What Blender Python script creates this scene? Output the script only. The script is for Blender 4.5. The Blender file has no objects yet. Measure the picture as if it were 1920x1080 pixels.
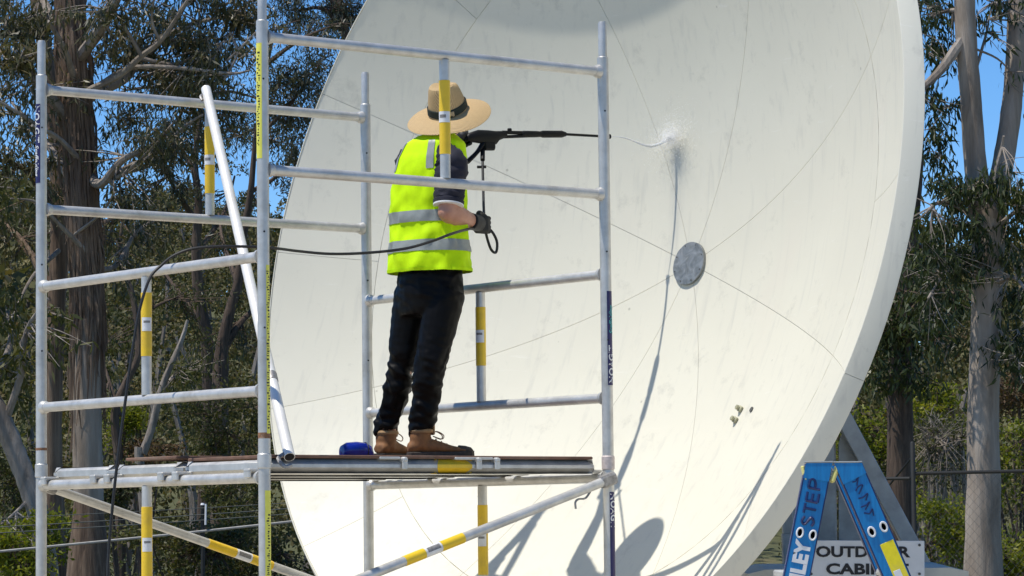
import bpy, math, random
import numpy as np
from mathutils import Vector, Matrix, noise

R_ = math.radians
scene = bpy.context.scene
COL = scene.collection

# ------------------------------------------------------------------ camera
FPX, PITCH, ROLL, CAMZ = 5832.3, 0.0769, -0.0113, 1.6
cam_d = bpy.data.cameras.new('camera'); cam = bpy.data.objects.new('camera', cam_d); COL.objects.link(cam)
cam_d.sensor_width = 36.0; cam_d.lens = 36.0 * FPX / 1920.0
cam_d.clip_start = 0.1; cam_d.clip_end = 3000
_f = Vector((0, math.cos(PITCH), math.sin(PITCH))); _r0 = Vector((1, 0, 0)); _u0 = Vector((0, -math.sin(PITCH), math.cos(PITCH)))
_r = _r0 * math.cos(ROLL) + _u0 * math.sin(ROLL); _u = _u0 * math.cos(ROLL) - _r0 * math.sin(ROLL)
m = Matrix((( _r.x, _u.x, -_f.x, 0), (_r.y, _u.y, -_f.y, 0), (_r.z, _u.z, -_f.z, CAMZ), (0, 0, 0, 1)))
cam.matrix_world = m
scene.camera = cam

# ------------------------------------------------------------------ sky, sun, exposure
SUN_AZ, SUN_EL = R_(74.0), R_(67.0)            # the light travels towards +X, a little away, steeply down
w = bpy.data.worlds.new('World'); scene.world = w; w.use_nodes = True
nt = w.node_tree; nt.nodes.clear()
sky = nt.nodes.new('ShaderNodeTexSky'); sky.sky_type = 'NISHITA'; sky.sun_disc = False
sky.sun_elevation = SUN_EL; sky.sun_rotation = SUN_AZ + math.pi
sky.altitude = 3000; sky.air_density = 1.0; sky.dust_density = 0.0; sky.ozone_density = 5.0
hs = nt.nodes.new('ShaderNodeHueSaturation'); hs.inputs['Saturation'].default_value = 1.2; hs.inputs['Value'].default_value = 1.0
bg = nt.nodes.new('ShaderNodeBackground'); bg.inputs[1].default_value = 0.092
wo = nt.nodes.new('ShaderNodeOutputWorld')
nt.links.new(sky.outputs[0], hs.inputs['Color']); nt.links.new(hs.outputs[0], bg.inputs[0]); nt.links.new(bg.outputs[0], wo.inputs[0])
sd = bpy.data.lights.new('sun', 'SUN'); sd.energy = 2.75; sd.angle = R_(0.53); sd.color = (1.0, 0.95, 0.86)
so = bpy.data.objects.new('sun', sd); COL.objects.link(so)
LD = Vector((math.sin(SUN_AZ) * math.cos(SUN_EL), math.cos(SUN_AZ) * math.cos(SUN_EL), -math.sin(SUN_EL)))
so.rotation_euler = LD.to_track_quat('-Z', 'Y').to_euler(); so.location = (-20, -5, 40)
vs = scene.view_settings; vs.view_transform = 'Standard'; vs.look = 'None'; vs.exposure = 0.82; vs.gamma = 1.0
scene.cycles.max_bounces = 8; scene.cycles.diffuse_bounces = 4; scene.cycles.transparent_max_bounces = 8
scene.cycles.use_denoising = True

# ------------------------------------------------------------------ helpers
def V(*a): return Vector(a)
def at(px, py, Y):
    """world point at distance Y (along +Y) seen at photo pixel (1920 wide)"""
    x, y = px - 960, py - 540
    c, s = math.cos(ROLL), math.sin(ROLL)
    a = c * x + s * y; b = -s * x + c * y
    vx, vy, vz = a / FPX, 1.0, -b / FPX
    d = Vector((vx, vy * math.cos(PITCH) - vz * math.sin(PITCH), vy * math.sin(PITCH) + vz * math.cos(PITCH)))
    return d * (Y / d.y) + Vector((0, 0, CAMZ))

def frame_of(d, hint=None):
    d = d.normalized()
    h = hint or (V(0, 0, 1) if abs(d.z) < 0.95 else V(0, 1, 0))
    a = h.cross(d).normalized(); b = d.cross(a)
    return a, b, d

def smooth_path(pts, n=6):
    pts = [Vector(p) for p in pts]
    if len(pts) < 3: return pts
    P = [pts[0] * 2 - pts[1]] + pts + [pts[-1] * 2 - pts[-2]]
    out = []
    for i in range(1, len(P) - 2):
        for k in range(n):
            t = k / n; t2 = t * t; t3 = t2 * t
            out.append(0.5 * ((2 * P[i]) + (P[i + 1] - P[i - 1]) * t + (2 * P[i - 1] - 5 * P[i] + 4 * P[i + 1] - P[i + 2]) * t2 + (3 * P[i] - P[i - 1] - 3 * P[i + 1] + P[i + 2]) * t3))
    out.append(pts[-1]); return out
def lerp_list(vals, n):
    out = []
    for i in range(n):
        t = i / max(1, n - 1) * (len(vals) - 1); k = min(int(t), len(vals) - 2); out.append(vals[k] + (vals[k + 1] - vals[k]) * (t - k))
    return out

class MB:
    def __init__(s): s.v = []; s.f = []
    def add(s, vs_, fs):
        o = len(s.v); s.v += [tuple(p) for p in vs_]; s.f += [tuple(i + o for i in f) for f in fs]; return s
    def rings(s, rings, cap=True, closed=True):
        n = len(rings[0]); o = len(s.v)
        for r in rings: s.v += [tuple(p) for p in r]
        for i in range(len(rings) - 1):
            for j in range(n if closed else n - 1):
                a = o + i * n + j; b = o + i * n + (j + 1) % n
                s.f.append((a, b, b + n, a + n))
        if cap and closed:
            s.f.append(tuple(o + j for j in reversed(range(n)))); k = o + (len(rings) - 1) * n; s.f.append(tuple(k + j for j in range(n)))
        return s
    def tube(s, pts, rad, seg=12, cap=True, sm=0, jit=0.0, rng=None, flat=1.0):
        pts = [Vector(p) for p in pts]
        if sm: pts = smooth_path(pts, sm)
        n = len(pts)
        rad = [rad] * n if not isinstance(rad, (list, tuple)) else (list(rad) if len(rad) == n else lerp_list(list(rad), n))
        rs = []; a = None
        for i, p in enumerate(pts):
            d = (pts[min(i + 1, n - 1)] - pts[max(i - 1, 0)])
            if d.length < 1e-9: d = V(0, 0, 1)
            d.normalize()
            if a is None: a, b, _ = frame_of(d)
            else:
                a = (a - d * a.dot(d)); a = a.normalized() if a.length > 1e-6 else frame_of(d)[0]
                b = d.cross(a)
            r = rad[i]
            ring = []
            for j in range(seg):
                t = 2 * math.pi * j / seg; k = r * (1 + (rng.uniform(-jit, jit) if rng else 0))
                ring.append(p + a * (k * math.cos(t)) + b * (k * flat * math.sin(t)))
            rs.append(ring)
        return s.rings(rs, cap)
    def box(s, c, sx, sy, sz, ax=None, bev=0.0):
        """box with centre c, full sizes; ax = (x,y,z) axes; bev = chamfer"""
        X, Y, Z = ax or (V(1, 0, 0), V(0, 1, 0), V(0, 0, 1)); c = Vector(c)
        b = min(bev, sx * .45, sy * .45, sz * .45)
        hx, hy, hz = sx / 2, sy / 2, sz / 2
        if b <= 0:
            q = [c + X * (i * hx) + Y * (j * hy) + Z * (k * hz) for k in (-1, 1) for j in (-1, 1) for i in (-1, 1)]
            return s.add(q, [(0, 2, 3, 1), (4, 5, 7, 6), (0, 1, 5, 4), (2, 6, 7, 3), (0, 4, 6, 2), (1, 3, 7, 5)])
        def sect(x, y): return [(-x + b, -y), (x - b, -y), (x, -y + b), (x, y - b), (x - b, y), (-x + b, y), (-x, y - b), (-x, -y + b)]
        rs = []
        for z, k in ((-hz, b), (-hz + b, 0), (hz - b, 0), (hz, b)):
            rs.append([c + X * p + Y * q + Z * z for p, q in sect(hx - k, hy - k)])
        return s.rings(rs)
    def mesh(s, name, smooth=True):
        me = bpy.data.meshes.new(name); me.from_pydata(s.v, [], s.f); me.update()
        if smooth:
            me.polygons.foreach_set('use_smooth', [True] * len(me.polygons))
            try: me.set_sharp_from_angle(angle=R_(38))
            except Exception: pass
        return me
    def build(s, name, mat, parent=None, smooth=True):
        return link(name, s.mesh(name, smooth), mat, parent)

def link(name, me, mat, parent=None):
    o = bpy.data.objects.new(name, me); COL.objects.link(o)
    if mat is not None and me is not None and not me.materials: me.materials.append(mat)
    if parent is not None:
        o.parent = parent
        o.matrix_parent_inverse = Matrix.Translation(parent.location).inverted()
    return o
def thing(name, loc, label, cat, group=None):
    o = bpy.data.objects.new(name, None); COL.objects.link(o); o.location = loc; o.empty_display_size = 0.2
    return tag(o, label, cat, group)
def tag(o, label, cat, group=None, kind=None):
    if label: o['label'] = label
    if cat: o['category'] = cat
    if group: o['group'] = group
    if kind: o['kind'] = kind
    return o
def evaluated(ob):
    dg = bpy.context.evaluated_depsgraph_get(); dg.update()
    return bpy.data.meshes.new_from_object(ob.evaluated_get(dg))
def remesh(mb, voxel, smooth_it=6, name='m'):
    o = bpy.data.objects.new('tmp', mb.mesh(name, False)); COL.objects.link(o)
    a = o.modifiers.new('r', 'REMESH'); a.mode = 'VOXEL'; a.voxel_size = voxel
    if smooth_it:
        b = o.modifiers.new('s', 'SMOOTH'); b.factor = 0.5; b.iterations = smooth_it
    me = evaluated(o); bpy.data.objects.remove(o); me.name = name
    me.polygons.foreach_set('use_smooth', [True] * len(me.polygons)); return me
def text_mesh(txt, size, depth=0.0008, shear=0.0, bold=0.0, align='LEFT', spacing=1.0):
    c = bpy.data.curves.new('t', 'FONT'); c.body = txt; c.size = size; c.extrude = depth; c.shear = shear; c.offset = bold; c.align_x = align; c.space_character = spacing
    c.resolution_u = 3
    o = bpy.data.objects.new('t', c); COL.objects.link(o); me = evaluated(o); bpy.data.objects.remove(o); return me
def place_mesh(me, O, X, Y, Z):
    M = Matrix(((X.x, Y.x, Z.x, O.x), (X.y, Y.y, Z.y, O.y), (X.z, Y.z, Z.z, O.z), (0, 0, 0, 1))); me.transform(M); return me

# ------------------------------------------------------------------ materials
class NT:
    def __init__(s, name):
        s.m = bpy.data.materials.new(name); s.m.use_nodes = True; s.t = s.m.node_tree; s.n = s.t.nodes
        s.p = s.n['Principled BSDF']; s.out = s.n['Material Output']
    def new(s, typ, **kw):
        n = s.n.new(typ)
        for k, v in kw.items(): setattr(n, k, v)
        return n
    def l(s, a, b): s.t.links.new(a, b)
    def coord(s, scale=(1, 1, 1), which='Object'):
        tc = s.new('ShaderNodeTexCoord'); mp = s.new('ShaderNodeMapping'); mp.inputs['Scale'].default_value = scale
        s.l(tc.outputs[which], mp.inputs[0]); return mp.outputs[0]
    def noise(s, vec, scale, detail=4, rough=0.55, dist=0.0):
        n = s.new('ShaderNodeTexNoise'); n.inputs['Scale'].default_value = scale; n.inputs['Detail'].default_value = detail
        n.inputs['Roughness'].default_value = rough; n.inputs['Distortion'].default_value = dist; s.l(vec, n.inputs['Vector']); return n.outputs[0]
    def ramp(s, fac, stops):
        r = s.new('ShaderNodeValToRGB'); el = r.color_ramp.elements
        while len(el) < len(stops): el.new(0.5)
        for e, (p, c) in zip(el, stops): e.position = p; e.color = (*c, 1) if len(c) == 3 else c
        s.l(fac, r.inputs[0]); return r.outputs[0]
    def mix(s, fac, a, b, mode='MIX'):
        n = s.new('ShaderNodeMix', data_type='RGBA', blend_type=mode)
        for sock, val in ((n.inputs[0], fac), (n.inputs[6], a), (n.inputs[7], b)):
            if isinstance(val, (int, float)): sock.default_value = val
            elif isinstance(val, tuple): sock.default_value = (*val, 1) if len(val) == 3 else val
            else: s.l(val, sock)
        return n.outputs[2]
    def math(s, op, a, b=0.0, clamp=False):
        n = s.new('ShaderNodeMath', operation=op, use_clamp=clamp)
        for sock, val in ((n.inputs[0], a), (n.inputs[1], b)):
            if isinstance(val, (int, float)): sock.default_value = val
            else: s.l(val, sock)
        return n.outputs[0]
    def bump(s, h, strength=0.3, dist=0.01):
        b = s.new('ShaderNodeBump'); b.inputs['Strength'].default_value = strength; b.inputs['Distance'].default_value = dist
        s.l(h, b.inputs['Height']); s.l(b.outputs[0], s.p.inputs['Normal'])
    def set(s, **kw):
        for k, v in kw.items():
            i = s.p.inputs[k.replace('_', ' ')]
            if isinstance(v, (int, float)): i.default_value = v
            elif isinstance(v, tuple): i.default_value = (*v, 1) if len(v) == 3 else v
            else: s.l(v, i)
        return s
def plain(name, col, rough=0.5, metal=0.0, var=0.15, scale=20.0, bump=0.0, dirt=None):
    k = NT(name); c = k.coord(); n = k.noise(c, scale, 5, 0.6)
    lo = tuple(x * (1 - var) for x in col); hi = tuple(min(1, x * (1 + var)) for x in col)
    base = k.ramp(n, [(0.3, lo), (0.7, hi)])
    if dirt:
        n2 = k.noise(c, scale * 0.23, 6, 0.65); base = k.mix(k.ramp(n2, [(0.52, (0, 0, 0)), (0.72, (1, 1, 1))]), base, dirt)
    k.set(Base_Color=base, Roughness=rough, Metallic=metal)
    if bump: k.bump(k.noise(c, scale * 3, 3), bump, 0.004)
    return k.m

M = {}
# aluminium tube: satin, scuffed
k = NT('scaffold_aluminium'); c = k.coord(); n = k.noise(c, 14, 6, 0.6); n2 = k.noise(k.coord((3, 3, 40)), 6, 3)
col = k.ramp(n, [(0.25, (0.44, 0.43, 0.405)), (0.6, (0.60, 0.59, 0.56)), (0.85, (0.72, 0.71, 0.68))])
grime = k.ramp(k.noise(c, 3.2, 8, 0.7), [(0.56, (0, 0, 0)), (0.70, (1, 1, 1))])
col = k.mix(k.math('MULTIPLY', grime, 0.55), col, (0.33, 0.30, 0.25))
k.set(Base_Color=col, Metallic=0.45, Roughness=k.ramp(n2, [(0.3, (.36,) * 3), (0.7, (.52,) * 3)])); k.bump(k.noise(c, 90, 3), 0.12, 0.002); M['alu'] = k.m
M['alu_dark'] = plain('cast_fitting', (0.30, 0.29, 0.28), 0.5, 0.6, 0.35, 40, 0.3)
M['white_tube'] = plain('white_painted_tube', (0.74, 0.72, 0.68), 0.45, 0.1, 0.08, 12, 0.05, (0.60, 0.55, 0.46))
M['pinkpaint'] = plain('primer_flecked_coupling', (0.58, 0.50, 0.46), 0.6, 0.2, 0.2, 45, 0.2)
M['rust'] = plain('rust', (0.24, 0.12, 0.06), 0.85, 0.0, 0.3, 60, 0.3, (0.5, 0.42, 0.36))
M['yellow'] = plain('yellow_sleeve', (0.80, 0.53, 0.02), 0.42, 0, 0.06, 25, 0, (0.62, 0.40, 0.04))
M['yellow_lime'] = plain('yellow_sticker', (0.78, 0.74, 0.10), 0.4, 0, 0.06, 30)
M['white_st'] = plain('white_sticker', (0.72, 0.72, 0.72), 0.45, 0, 0.08, 40)
M['navy'] = plain('navy_sticker', (0.018, 0.014, 0.09), 0.4, 0, 0.2, 40)
M['teal'] = plain('teal_print', (0.05, 0.35, 0.36), 0.5, 0, 0.1, 40)
M['black'] = plain('black_plastic', (0.005, 0.005, 0.005), 0.5, 0, 0.25, 60, 0.1); M['black'].node_tree.nodes['Principled BSDF'].inputs['Specular IOR Level'].default_value = 0.25
M['rubber'] = plain('black_rubber', (0.010, 0.010, 0.010), 0.55, 0, 0.2, 60)
M['greyprint'] = plain('worn_grey_print', (0.22, 0.21, 0.20), 0.6, 0, 0.3, 120)
M['ink'] = plain('black_print', (0.015, 0.014, 0.016), 0.6, 0, 0.1, 60)
M['ply'] = plain('brown_plywood', (0.16, 0.085, 0.055), 0.75, 0, 0.35, 12, 0.2, (0.22, 0.16, 0.12))

# dish gel-coat (object space = dish frame: x along u, y along v, z along boresight)
def dish_mat(name, tone, streak=1.0, wet=False):
    k = NT(name); c = k.coord(); 
    mott = k.noise(c, 1.3, 8, 0.62); fine = k.noise(c, 26, 4, 0.6)
    a = tuple(x * 0.87 for x in tone)
    col = k.mix(mott, a, tone)
    st = k.noise(k.coord((9, 0.55, 9)), 2.2, 5, 0.6, 0.3)
    stm = k.ramp(st, [(0.55, (0, 0, 0)), (0.78, (1, 1, 1))])
    col = k.mix(k.math('MULTIPLY', stm, 0.42 * streak), col, (0.47, 0.46, 0.41))
    grime = k.ramp(k.noise(c, 5.0, 9, 0.75), [(0.57, (0, 0, 0)), (0.72, (1, 1, 1))])
    col = k.mix(k.math('MULTIPLY', grime, 0.46 * streak), col, (0.40, 0.385, 0.33))
    vo = k.new('ShaderNodeTexVoronoi'); vo.inputs['Scale'].default_value = 5.5; k.l(c, vo.inputs['Vector'])
    spot = k.ramp(vo.outputs['Distance'], [(0.030, (1, 1, 1)), (0.052, (0, 0, 0))])
    keep = k.ramp(vo.outputs['Color'], [(0.66, (0, 0, 0)), (0.70, (1, 1, 1))])
    col = k.mix(k.math('MULTIPLY', k.math('MULTIPLY', spot, keep), 0.60), col, (0.33, 0.31, 0.25))
    pk = k.ramp(k.noise(c, 1.9, 3, 0.5), [(0.62, (0, 0, 0)), (0.75, (1, 1, 1))])
    col = k.mix(k.math('MULTIPLY', pk, 0.10), col, (0.72, 0.60, 0.52))
    oi = k.new('ShaderNodeObjectInfo'); col = k.mix(1.0, col, k.ramp(oi.outputs['Random'], [(0.0, (0.955, 0.955, 0.95)), (1.0, (1.0, 1.0, 1.0))]), 'MULTIPLY')
    sc = k.ramp(k.noise(k.coord((2.2, 14, 2.2)), 2.6, 6, 0.7, 0.8), [(0.62, (0, 0, 0)), (0.70, (1, 1, 1))]); col = k.mix(k.math('MULTIPLY', sc, 0.16), col, (0.86, 0.85, 0.82))
    rough = 0.48
    if wet:      # wet run-off below the point the jet is hitting
        sx = k.new('ShaderNodeSeparateXYZ'); k.l(c, sx.inputs[0])
        wob = k.math('MULTIPLY', k.math('SUBTRACT', k.noise(k.coord((1, 1, 1)), 7, 4), 0.5), 0.07)
        dx = k.math('ABSOLUTE', k.math('SUBTRACT', k.math('ADD', sx.outputs[0], wob), WETX))
        wid = k.ramp(dx, [(0.005, (1, 1, 1)), (0.055, (0, 0, 0))])
        yy = k.math('SUBTRACT', WETY, sx.outputs[1])
        lng = k.ramp(yy, [(0.0, (0, 0, 0)), (0.03, (1, 1, 1)), (0.45, (0.6, 0.6, 0.6)), (0.8, (0, 0, 0))])
        wm = k.math('MULTIPLY', wid, lng); col = k.mix(k.math('MULTIPLY', wm, 0.30), col, (0.34, 0.335, 0.31))
        rough = k.math('SUBTRACT', 0.48, k.math('MULTIPLY', wm, 0.3))
    k.set(Base_Color=col, Roughness=rough); k.p.inputs['Specular IOR Level'].default_value = 0.35
    k.bump(fine, 0.05, 0.003); return k.m
WETX, WETY = -0.150, 0.635
M['dish'] = dish_mat('white_gelcoat', (0.74, 0.71, 0.595), 1.0, True)
M['rim'] = dish_mat('rim_paint', (0.72, 0.695, 0.59), 1.4)
M['stub'] = plain('lichen_stained_bracket', (0.34, 0.33, 0.22), 0.7, 0, 0.3, 60)
M['joint'] = plain('grey_joint_sealant', (0.62, 0.61, 0.56), 0.7, 0, 0.1, 30)
k = NT('hub_plate_metal'); c = k.coord()
k.set(Base_Color=k.ramp(k.noise(c, 16, 4, 0.5, 1.4), [(0.35, (0.17, 0.18, 0.175)), (0.62, (0.30, 0.31, 0.305))]), Metallic=0.4, Roughness=0.45); k.bump(k.noise(c, 12, 3, .5, 1.2), 0.5, 0.01); M['hub'] = k.m
M['galv'] = plain('galvanised_steel', (0.33, 0.35, 0.35), 0.55, 0.35, 0.22, 9, 0.1, (0.25, 0.26, 0.25))
M['galv_dark'] = plain('dark_steel', (0.10, 0.10, 0.095), 0.6, 0.4, 0.25, 12)
M['cream'] = plain('cream_paint', (0.66, 0.63, 0.53), 0.8, 0, 0.06, 5, 0, (0.50, 0.48, 0.40))
M['signwhite'] = plain('sign_white', (0.74, 0.74, 0.74), 0.4, 0, 0.05, 9)
k = NT('blue_fibreglass'); c = k.coord(); n = k.noise(k.coord((30, 30, 2)), 5, 4)
k.set(Base_Color=k.ramp(n, [(0.3, (0.002, 0.145, 0.39)), (0.7, (0.004, 0.215, 0.52))]), Roughness=0.38); M['blue'] = k.m
M['navyblue'] = plain('dark_blue_flange', (0.010, 0.022, 0.10), 0.4, 0, 0.2, 20)
M['lime_edge'] = plain('pale_yellow_cap', (0.72, 0.66, 0.22), 0.45, 0, 0.12, 40)
M['yellow_ladder'] = plain('yellow_warning_label', (0.85, 0.70, 0.01), 0.4, 0, 0.08, 50, 0, (0.70, 0.58, 0.08))

# person
def cloth(name, col, var=0.12, rough=0.8, wr=0.35, scale=28, spec=0.5):
    k = NT(name); c = k.coord(); n = k.noise(c, scale, 4, 0.55)
    k.set(Base_Color=k.ramp(n, [(0.3, tuple(x * (1 - var) for x in col)), (0.7, tuple(min(1, x * (1 + var)) for x in col))]), Roughness=rough)
    k.bump(k.noise(c, 420, 2), wr, 0.0008); k.p.inputs['Specular IOR Level'].default_value = spec; return k.m
M['vest'] = cloth('hi_vis_yellow_fabric', (0.56, 0.86, 0.004), 0.07, 0.7, spec=0.15)
M['reflect'] = cloth('silver_reflective_tape', (0.27, 0.29, 0.27), 0.10, 0.45)
M['navy_shirt'] = cloth('navy_shirt', (0.012, 0.012, 0.024), 0.2, 0.85)
M['whitetrim'] = cloth('white_trim', (0.70, 0.70, 0.70), 0.05, 0.8)
M['trousers'] = cloth('black_trousers', (0.0036, 0.0032, 0.0031), 0.2, 0.45, spec=0.12)
M['glove'] = cloth('black_glove', (0.010, 0.010, 0.011), 0.3, 0.6)
M['boot'] = cloth('tan_nubuck', (0.22, 0.095, 0.030), 0.28, 0.75, 0.4, 35)
M['boot_top'] = cloth('tan_padded_collar', (0.36, 0.22, 0.10), 0.2, 0.8)
M['sole'] = plain('brown_rubber_sole', (0.050, 0.038, 0.028), 0.8, 0, 0.3, 60)
k = NT('skin'); c = k.coord()
k.set(Base_Color=k.ramp(k.noise(c, 24, 4), [(0.3, (0.44, 0.205, 0.135)), (0.7, (0.56, 0.295, 0.205))]), Roughness=0.5)
k.p.inputs['Subsurface Weight'].default_value = 0.12; k.p.inputs['Subsurface Radius'].default_value = (0.012, 0.005, 0.003); k.p.inputs['Subsurface Scale'].default_value = 1.0; M['skin'] = k.m
M['hair'] = cloth('brown_hair', (0.06, 0.035, 0.02), 0.3, 0.6)
k = NT('straw'); c = k.coord((1, 1, 1)); w1 = k.new('ShaderNodeTexWave', wave_type='RINGS', rings_direction='Z'); w1.inputs['Scale'].default_value = 62; w1.inputs['Distortion'].default_value = 1.2; k.l(c, w1.inputs['Vector'])
k.set(Base_Color=k.mix(k.noise(c, 60, 3), k.ramp(w1.outputs[1], [(0.2, (0.36, 0.22, 0.09)), (0.8, (0.66, 0.46, 0.23))]), (0.60, 0.42, 0.20)), Roughness=0.7); k.bump(w1.outputs[1], 0.7, 0.003); M['straw'] = k.m
M['hatband'] = cloth('dark_green_hat_band', (0.016, 0.026, 0.018), 0.2, 0.8)
M['tanbow'] = cloth('pale_tan_band', (0.42, 0.33, 0.20), 0.1, 0.8)
M['bluepouch'] = plain('glossy_blue_plastic', (0.004, 0.018, 0.24), 0.22, 0, 0.2, 20)

# bark, leaves, ground
def bark(name, cols, sx=14, sz=1.3, rough=0.9):
    k = NT(name); c = k.coord((sx, sx, sz)); n = k.noise(c, 1.0, 7, 0.68, 0.6); big = k.noise(k.coord((1, 1, .6)), 1.1, 4)
    col = k.ramp(n, [(0.28, cols[0]), (0.5, cols[1]), (0.72, cols[2])])
    col = k.mix(k.ramp(big, [(0.45, (0, 0, 0)), (0.62, (1, 1, 1))]), col, k.ramp(n, [(0.3, cols[1]), (0.7, cols[3])]))
    k.set(Base_Color=col, Roughness=rough); k.bump(n, 0.9, 0.03); return k.m
M['bark_string'] = bark('stringy_brown_bark', [(0.038, 0.022, 0.014), (0.14, 0.088, 0.055), (0.26, 0.178, 0.118), (0.31, 0.225, 0.155)], 22, 0.9)
M['bark_pale'] = bark('smooth_pale_bark', [(0.14, 0.105, 0.076), (0.27, 0.215, 0.165), (0.39, 0.325, 0.26), (0.48, 0.41, 0.34)], 6, 0.9)
M['bark_dark'] = bark('dark_furrowed_bark', [(0.024, 0.015, 0.010), (0.078, 0.050, 0.033), (0.14, 0.095, 0.066), (0.17, 0.12, 0.085)], 24, 1.5)
M['bark_grey'] = bark('grey_branch_bark', [(0.10, 0.08, 0.06), (0.22, 0.18, 0.145), (0.34, 0.295, 0.245), (0.40, 0.35, 0.30)], 9, 2)
def leaf(name, cols, rough=0.42, trans=0.28, spec=0.28):
    k = NT(name); g = k.new('ShaderNodeNewGeometry')
    n = len(cols); stops = [(i / (n - 1), c_) for i, c_ in enumerate(cols)]
    col = k.ramp(g.outputs['Random Per Island'], stops)
    big = k.noise(k.coord(), 0.55, 3, 0.6); col = k.mix(k.ramp(big, [(0.35, (.72,) * 3), (0.65, (1.2,) * 3)]), (0, 0, 0), col) if False else col
    light_tint = k.ramp(big, [(0.36, (0.62, 0.66, 0.66)), (0.52, (0.95, 0.95, 0.9)), (0.66, (1.25, 1.14, 0.90))])  # random tone that also puts sunlit and shaded clumps into the leaf colour
    col = k.mix(1.0, col, light_tint, 'MULTIPLY')
    k.set(Base_Color=col, Roughness=rough); k.p.inputs['Specular IOR Level'].default_value = spec
    tr = k.new('ShaderNodeBsdfTranslucent'); k.l(k.mix(1.0, col, (1.0, 1.0, 0.45), 'MULTIPLY'), tr.inputs[0])
    ms = k.new('ShaderNodeMixShader'); ms.inputs[0].default_value = trans
    k.l(k.p.outputs[0], ms.inputs[1]); k.l(tr.outputs[0], ms.inputs[2]); k.l(ms.outputs[0], k.out.inputs[0]); return k.m
M['leaf_gum'] = leaf('gum_leaf', [(0.042, 0.050, 0.025), (0.078, 0.084, 0.044), (0.118, 0.118, 0.060), (0.140, 0.112, 0.064), (0.105, 0.110, 0.074)], 0.38, 0.28)
M['leaf_gum2'] = leaf('gum_leaf_blue_grey', [(0.040, 0.050, 0.034), (0.068, 0.080, 0.056), (0.105, 0.110, 0.074), (0.10, 0.085, 0.055)], 0.38, 0.26)
M['leaf_dark'] = leaf('dark_glossy_leaf', [(0.030, 0.046, 0.018), (0.054, 0.074, 0.028), (0.086, 0.102, 0.038)], 0.4, 0.30, 0.28)
M['leaf_olive'] = leaf('olive_leaf', [(0.055, 0.066, 0.022), (0.092, 0.102, 0.036), (0.135, 0.128, 0.050)], 0.5, 0.36)
M['leaf_bright'] = leaf('bright_green_leaf', [(0.12, 0.155, 0.014), (0.20, 0.23, 0.020), (0.29, 0.29, 0.030)], 0.5, 0.48)
M['leaf_rust'] = leaf('rusty_leaf', [(0.10, 0.050, 0.020), (0.15, 0.085, 0.035), (0.095, 0.088, 0.035)], 0.6, 0.25)
M['leaf_far'] = leaf('distant_leaf', [(0.066, 0.070, 0.027), (0.112, 0.114, 0.046), (0.165, 0.148, 0.068), (0.150, 0.112, 0.060)], 0.6, 0.25, 0.2)
k = NT('grass_ground'); c = k.coord(); n = k.noise(c, 0.7, 8, 0.65)
k.set(Base_Color=k.ramp(n, [(0.3, (0.045, 0.055, 0.020)), (0.55, (0.085, 0.090, 0.035)), (0.75, (0.14, 0.115, 0.060))]), Roughness=0.95); k.bump(k.noise(c, 12, 5), 0.8, 0.05); M['grass'] = k.m

# ------------------------------------------------------------------ ground: one sheet, flat in front, wooded rise behind
def gz(x, y):
    t = min(1.0, max(0.0, (y - 42.0) / 112.0)); t = t * t * (3 - 2 * t)
    h = (11.5 - 0.085 * max(-70, min(70, x))) * t
    if y > 165: h -= (y - 165) * 0.03
    b = min(1.0, max(0.0, (y - 30) / 20.0))
    return h + b * 0.7 * noise.noise(Vector((x * 0.09, y * 0.09, 0)))
xs = [-400, -250, -150, -100] + [i * 4.0 for i in range(-20, 21)] + [100, 150, 250, 400]
ys = [-120, -60, -20] + [i * 4.0 for i in range(0, 46)] + [200, 240, 320, 450, 700, 1200]
mb = MB(); gv = [(x, y, gz(x, y)) for y in ys for x in xs]; nx = len(xs)
mb.add(gv, [(j * nx + i, j * nx + i + 1, (j + 1) * nx + i + 1, (j + 1) * nx + i) for j in range(len(ys) - 1) for i in range(nx - 1)])
tag(mb.build('ground', M['grass']), None, None, kind='structure')

k = NT('pale_bounce_ground'); c = k.coord(); n = k.noise(c, 1.5, 9, 0.7)  # pale ground sheet, unseen and assumed, added to bounce warm fill upward
k.set(Base_Color=k.ramp(n, [(0.3, (0.50, 0.44, 0.33)), (0.6, (0.60, 0.53, 0.40)), (0.8, (0.66, 0.60, 0.47))]), Roughness=0.9); k.bump(k.noise(c, 60, 4), 0.4, 0.004); M['bounce_ground'] = k.m
mb = MB(); mb.add([(-14, 2, .004), (16, 2, .004), (16, 23.2, .004), (-14, 23.2, .004)], [(0, 1, 2, 3)])
tag(mb.build('added_bounce_ground', M['bounce_ground'], None, False), None, None, kind='structure')

# ------------------------------------------------------------------ satellite dish
DC = V(0.1994, 15.2, 1.5209 + CAMZ); DR, DD = 2.3238, 0.9469
DN = V(-0.75288, -0.62620, 0.20259).normalized(); DU = V(0.63946, -0.76882, 0).normalized(); DV = DN.cross(DU)
DH = DC - DN * DD
DMAT = Matrix(((DU.x, DV.x, DN.x, DH.x), (DU.y, DV.y, DN.y, DH.y), (DU.z, DV.z, DN.z, DH.z), (0, 0, 0, 1)))
def dp(r, a, off=0.0):      # local dish point, off along the surface normal-ish (boresight)
    return V(r * math.cos(a), r * math.sin(a), DD / DR ** 2 * r * r + off)
dish = tag(bpy.data.objects.new('satellite_dish', None), 'huge white parabolic satellite dish tilted up behind the scaffold', 'satellite dish')
COL.objects.link(dish); dish.location = DH; dish.rotation_euler = DMAT.to_euler()
def dlink(name, mb_, mat, smooth=True, parent=None):
    o = bpy.data.objects.new(name, mb_.mesh(name, smooth)); COL.objects.link(o); o.parent = parent or dish; o.data.materials.append(mat); return o
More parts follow.
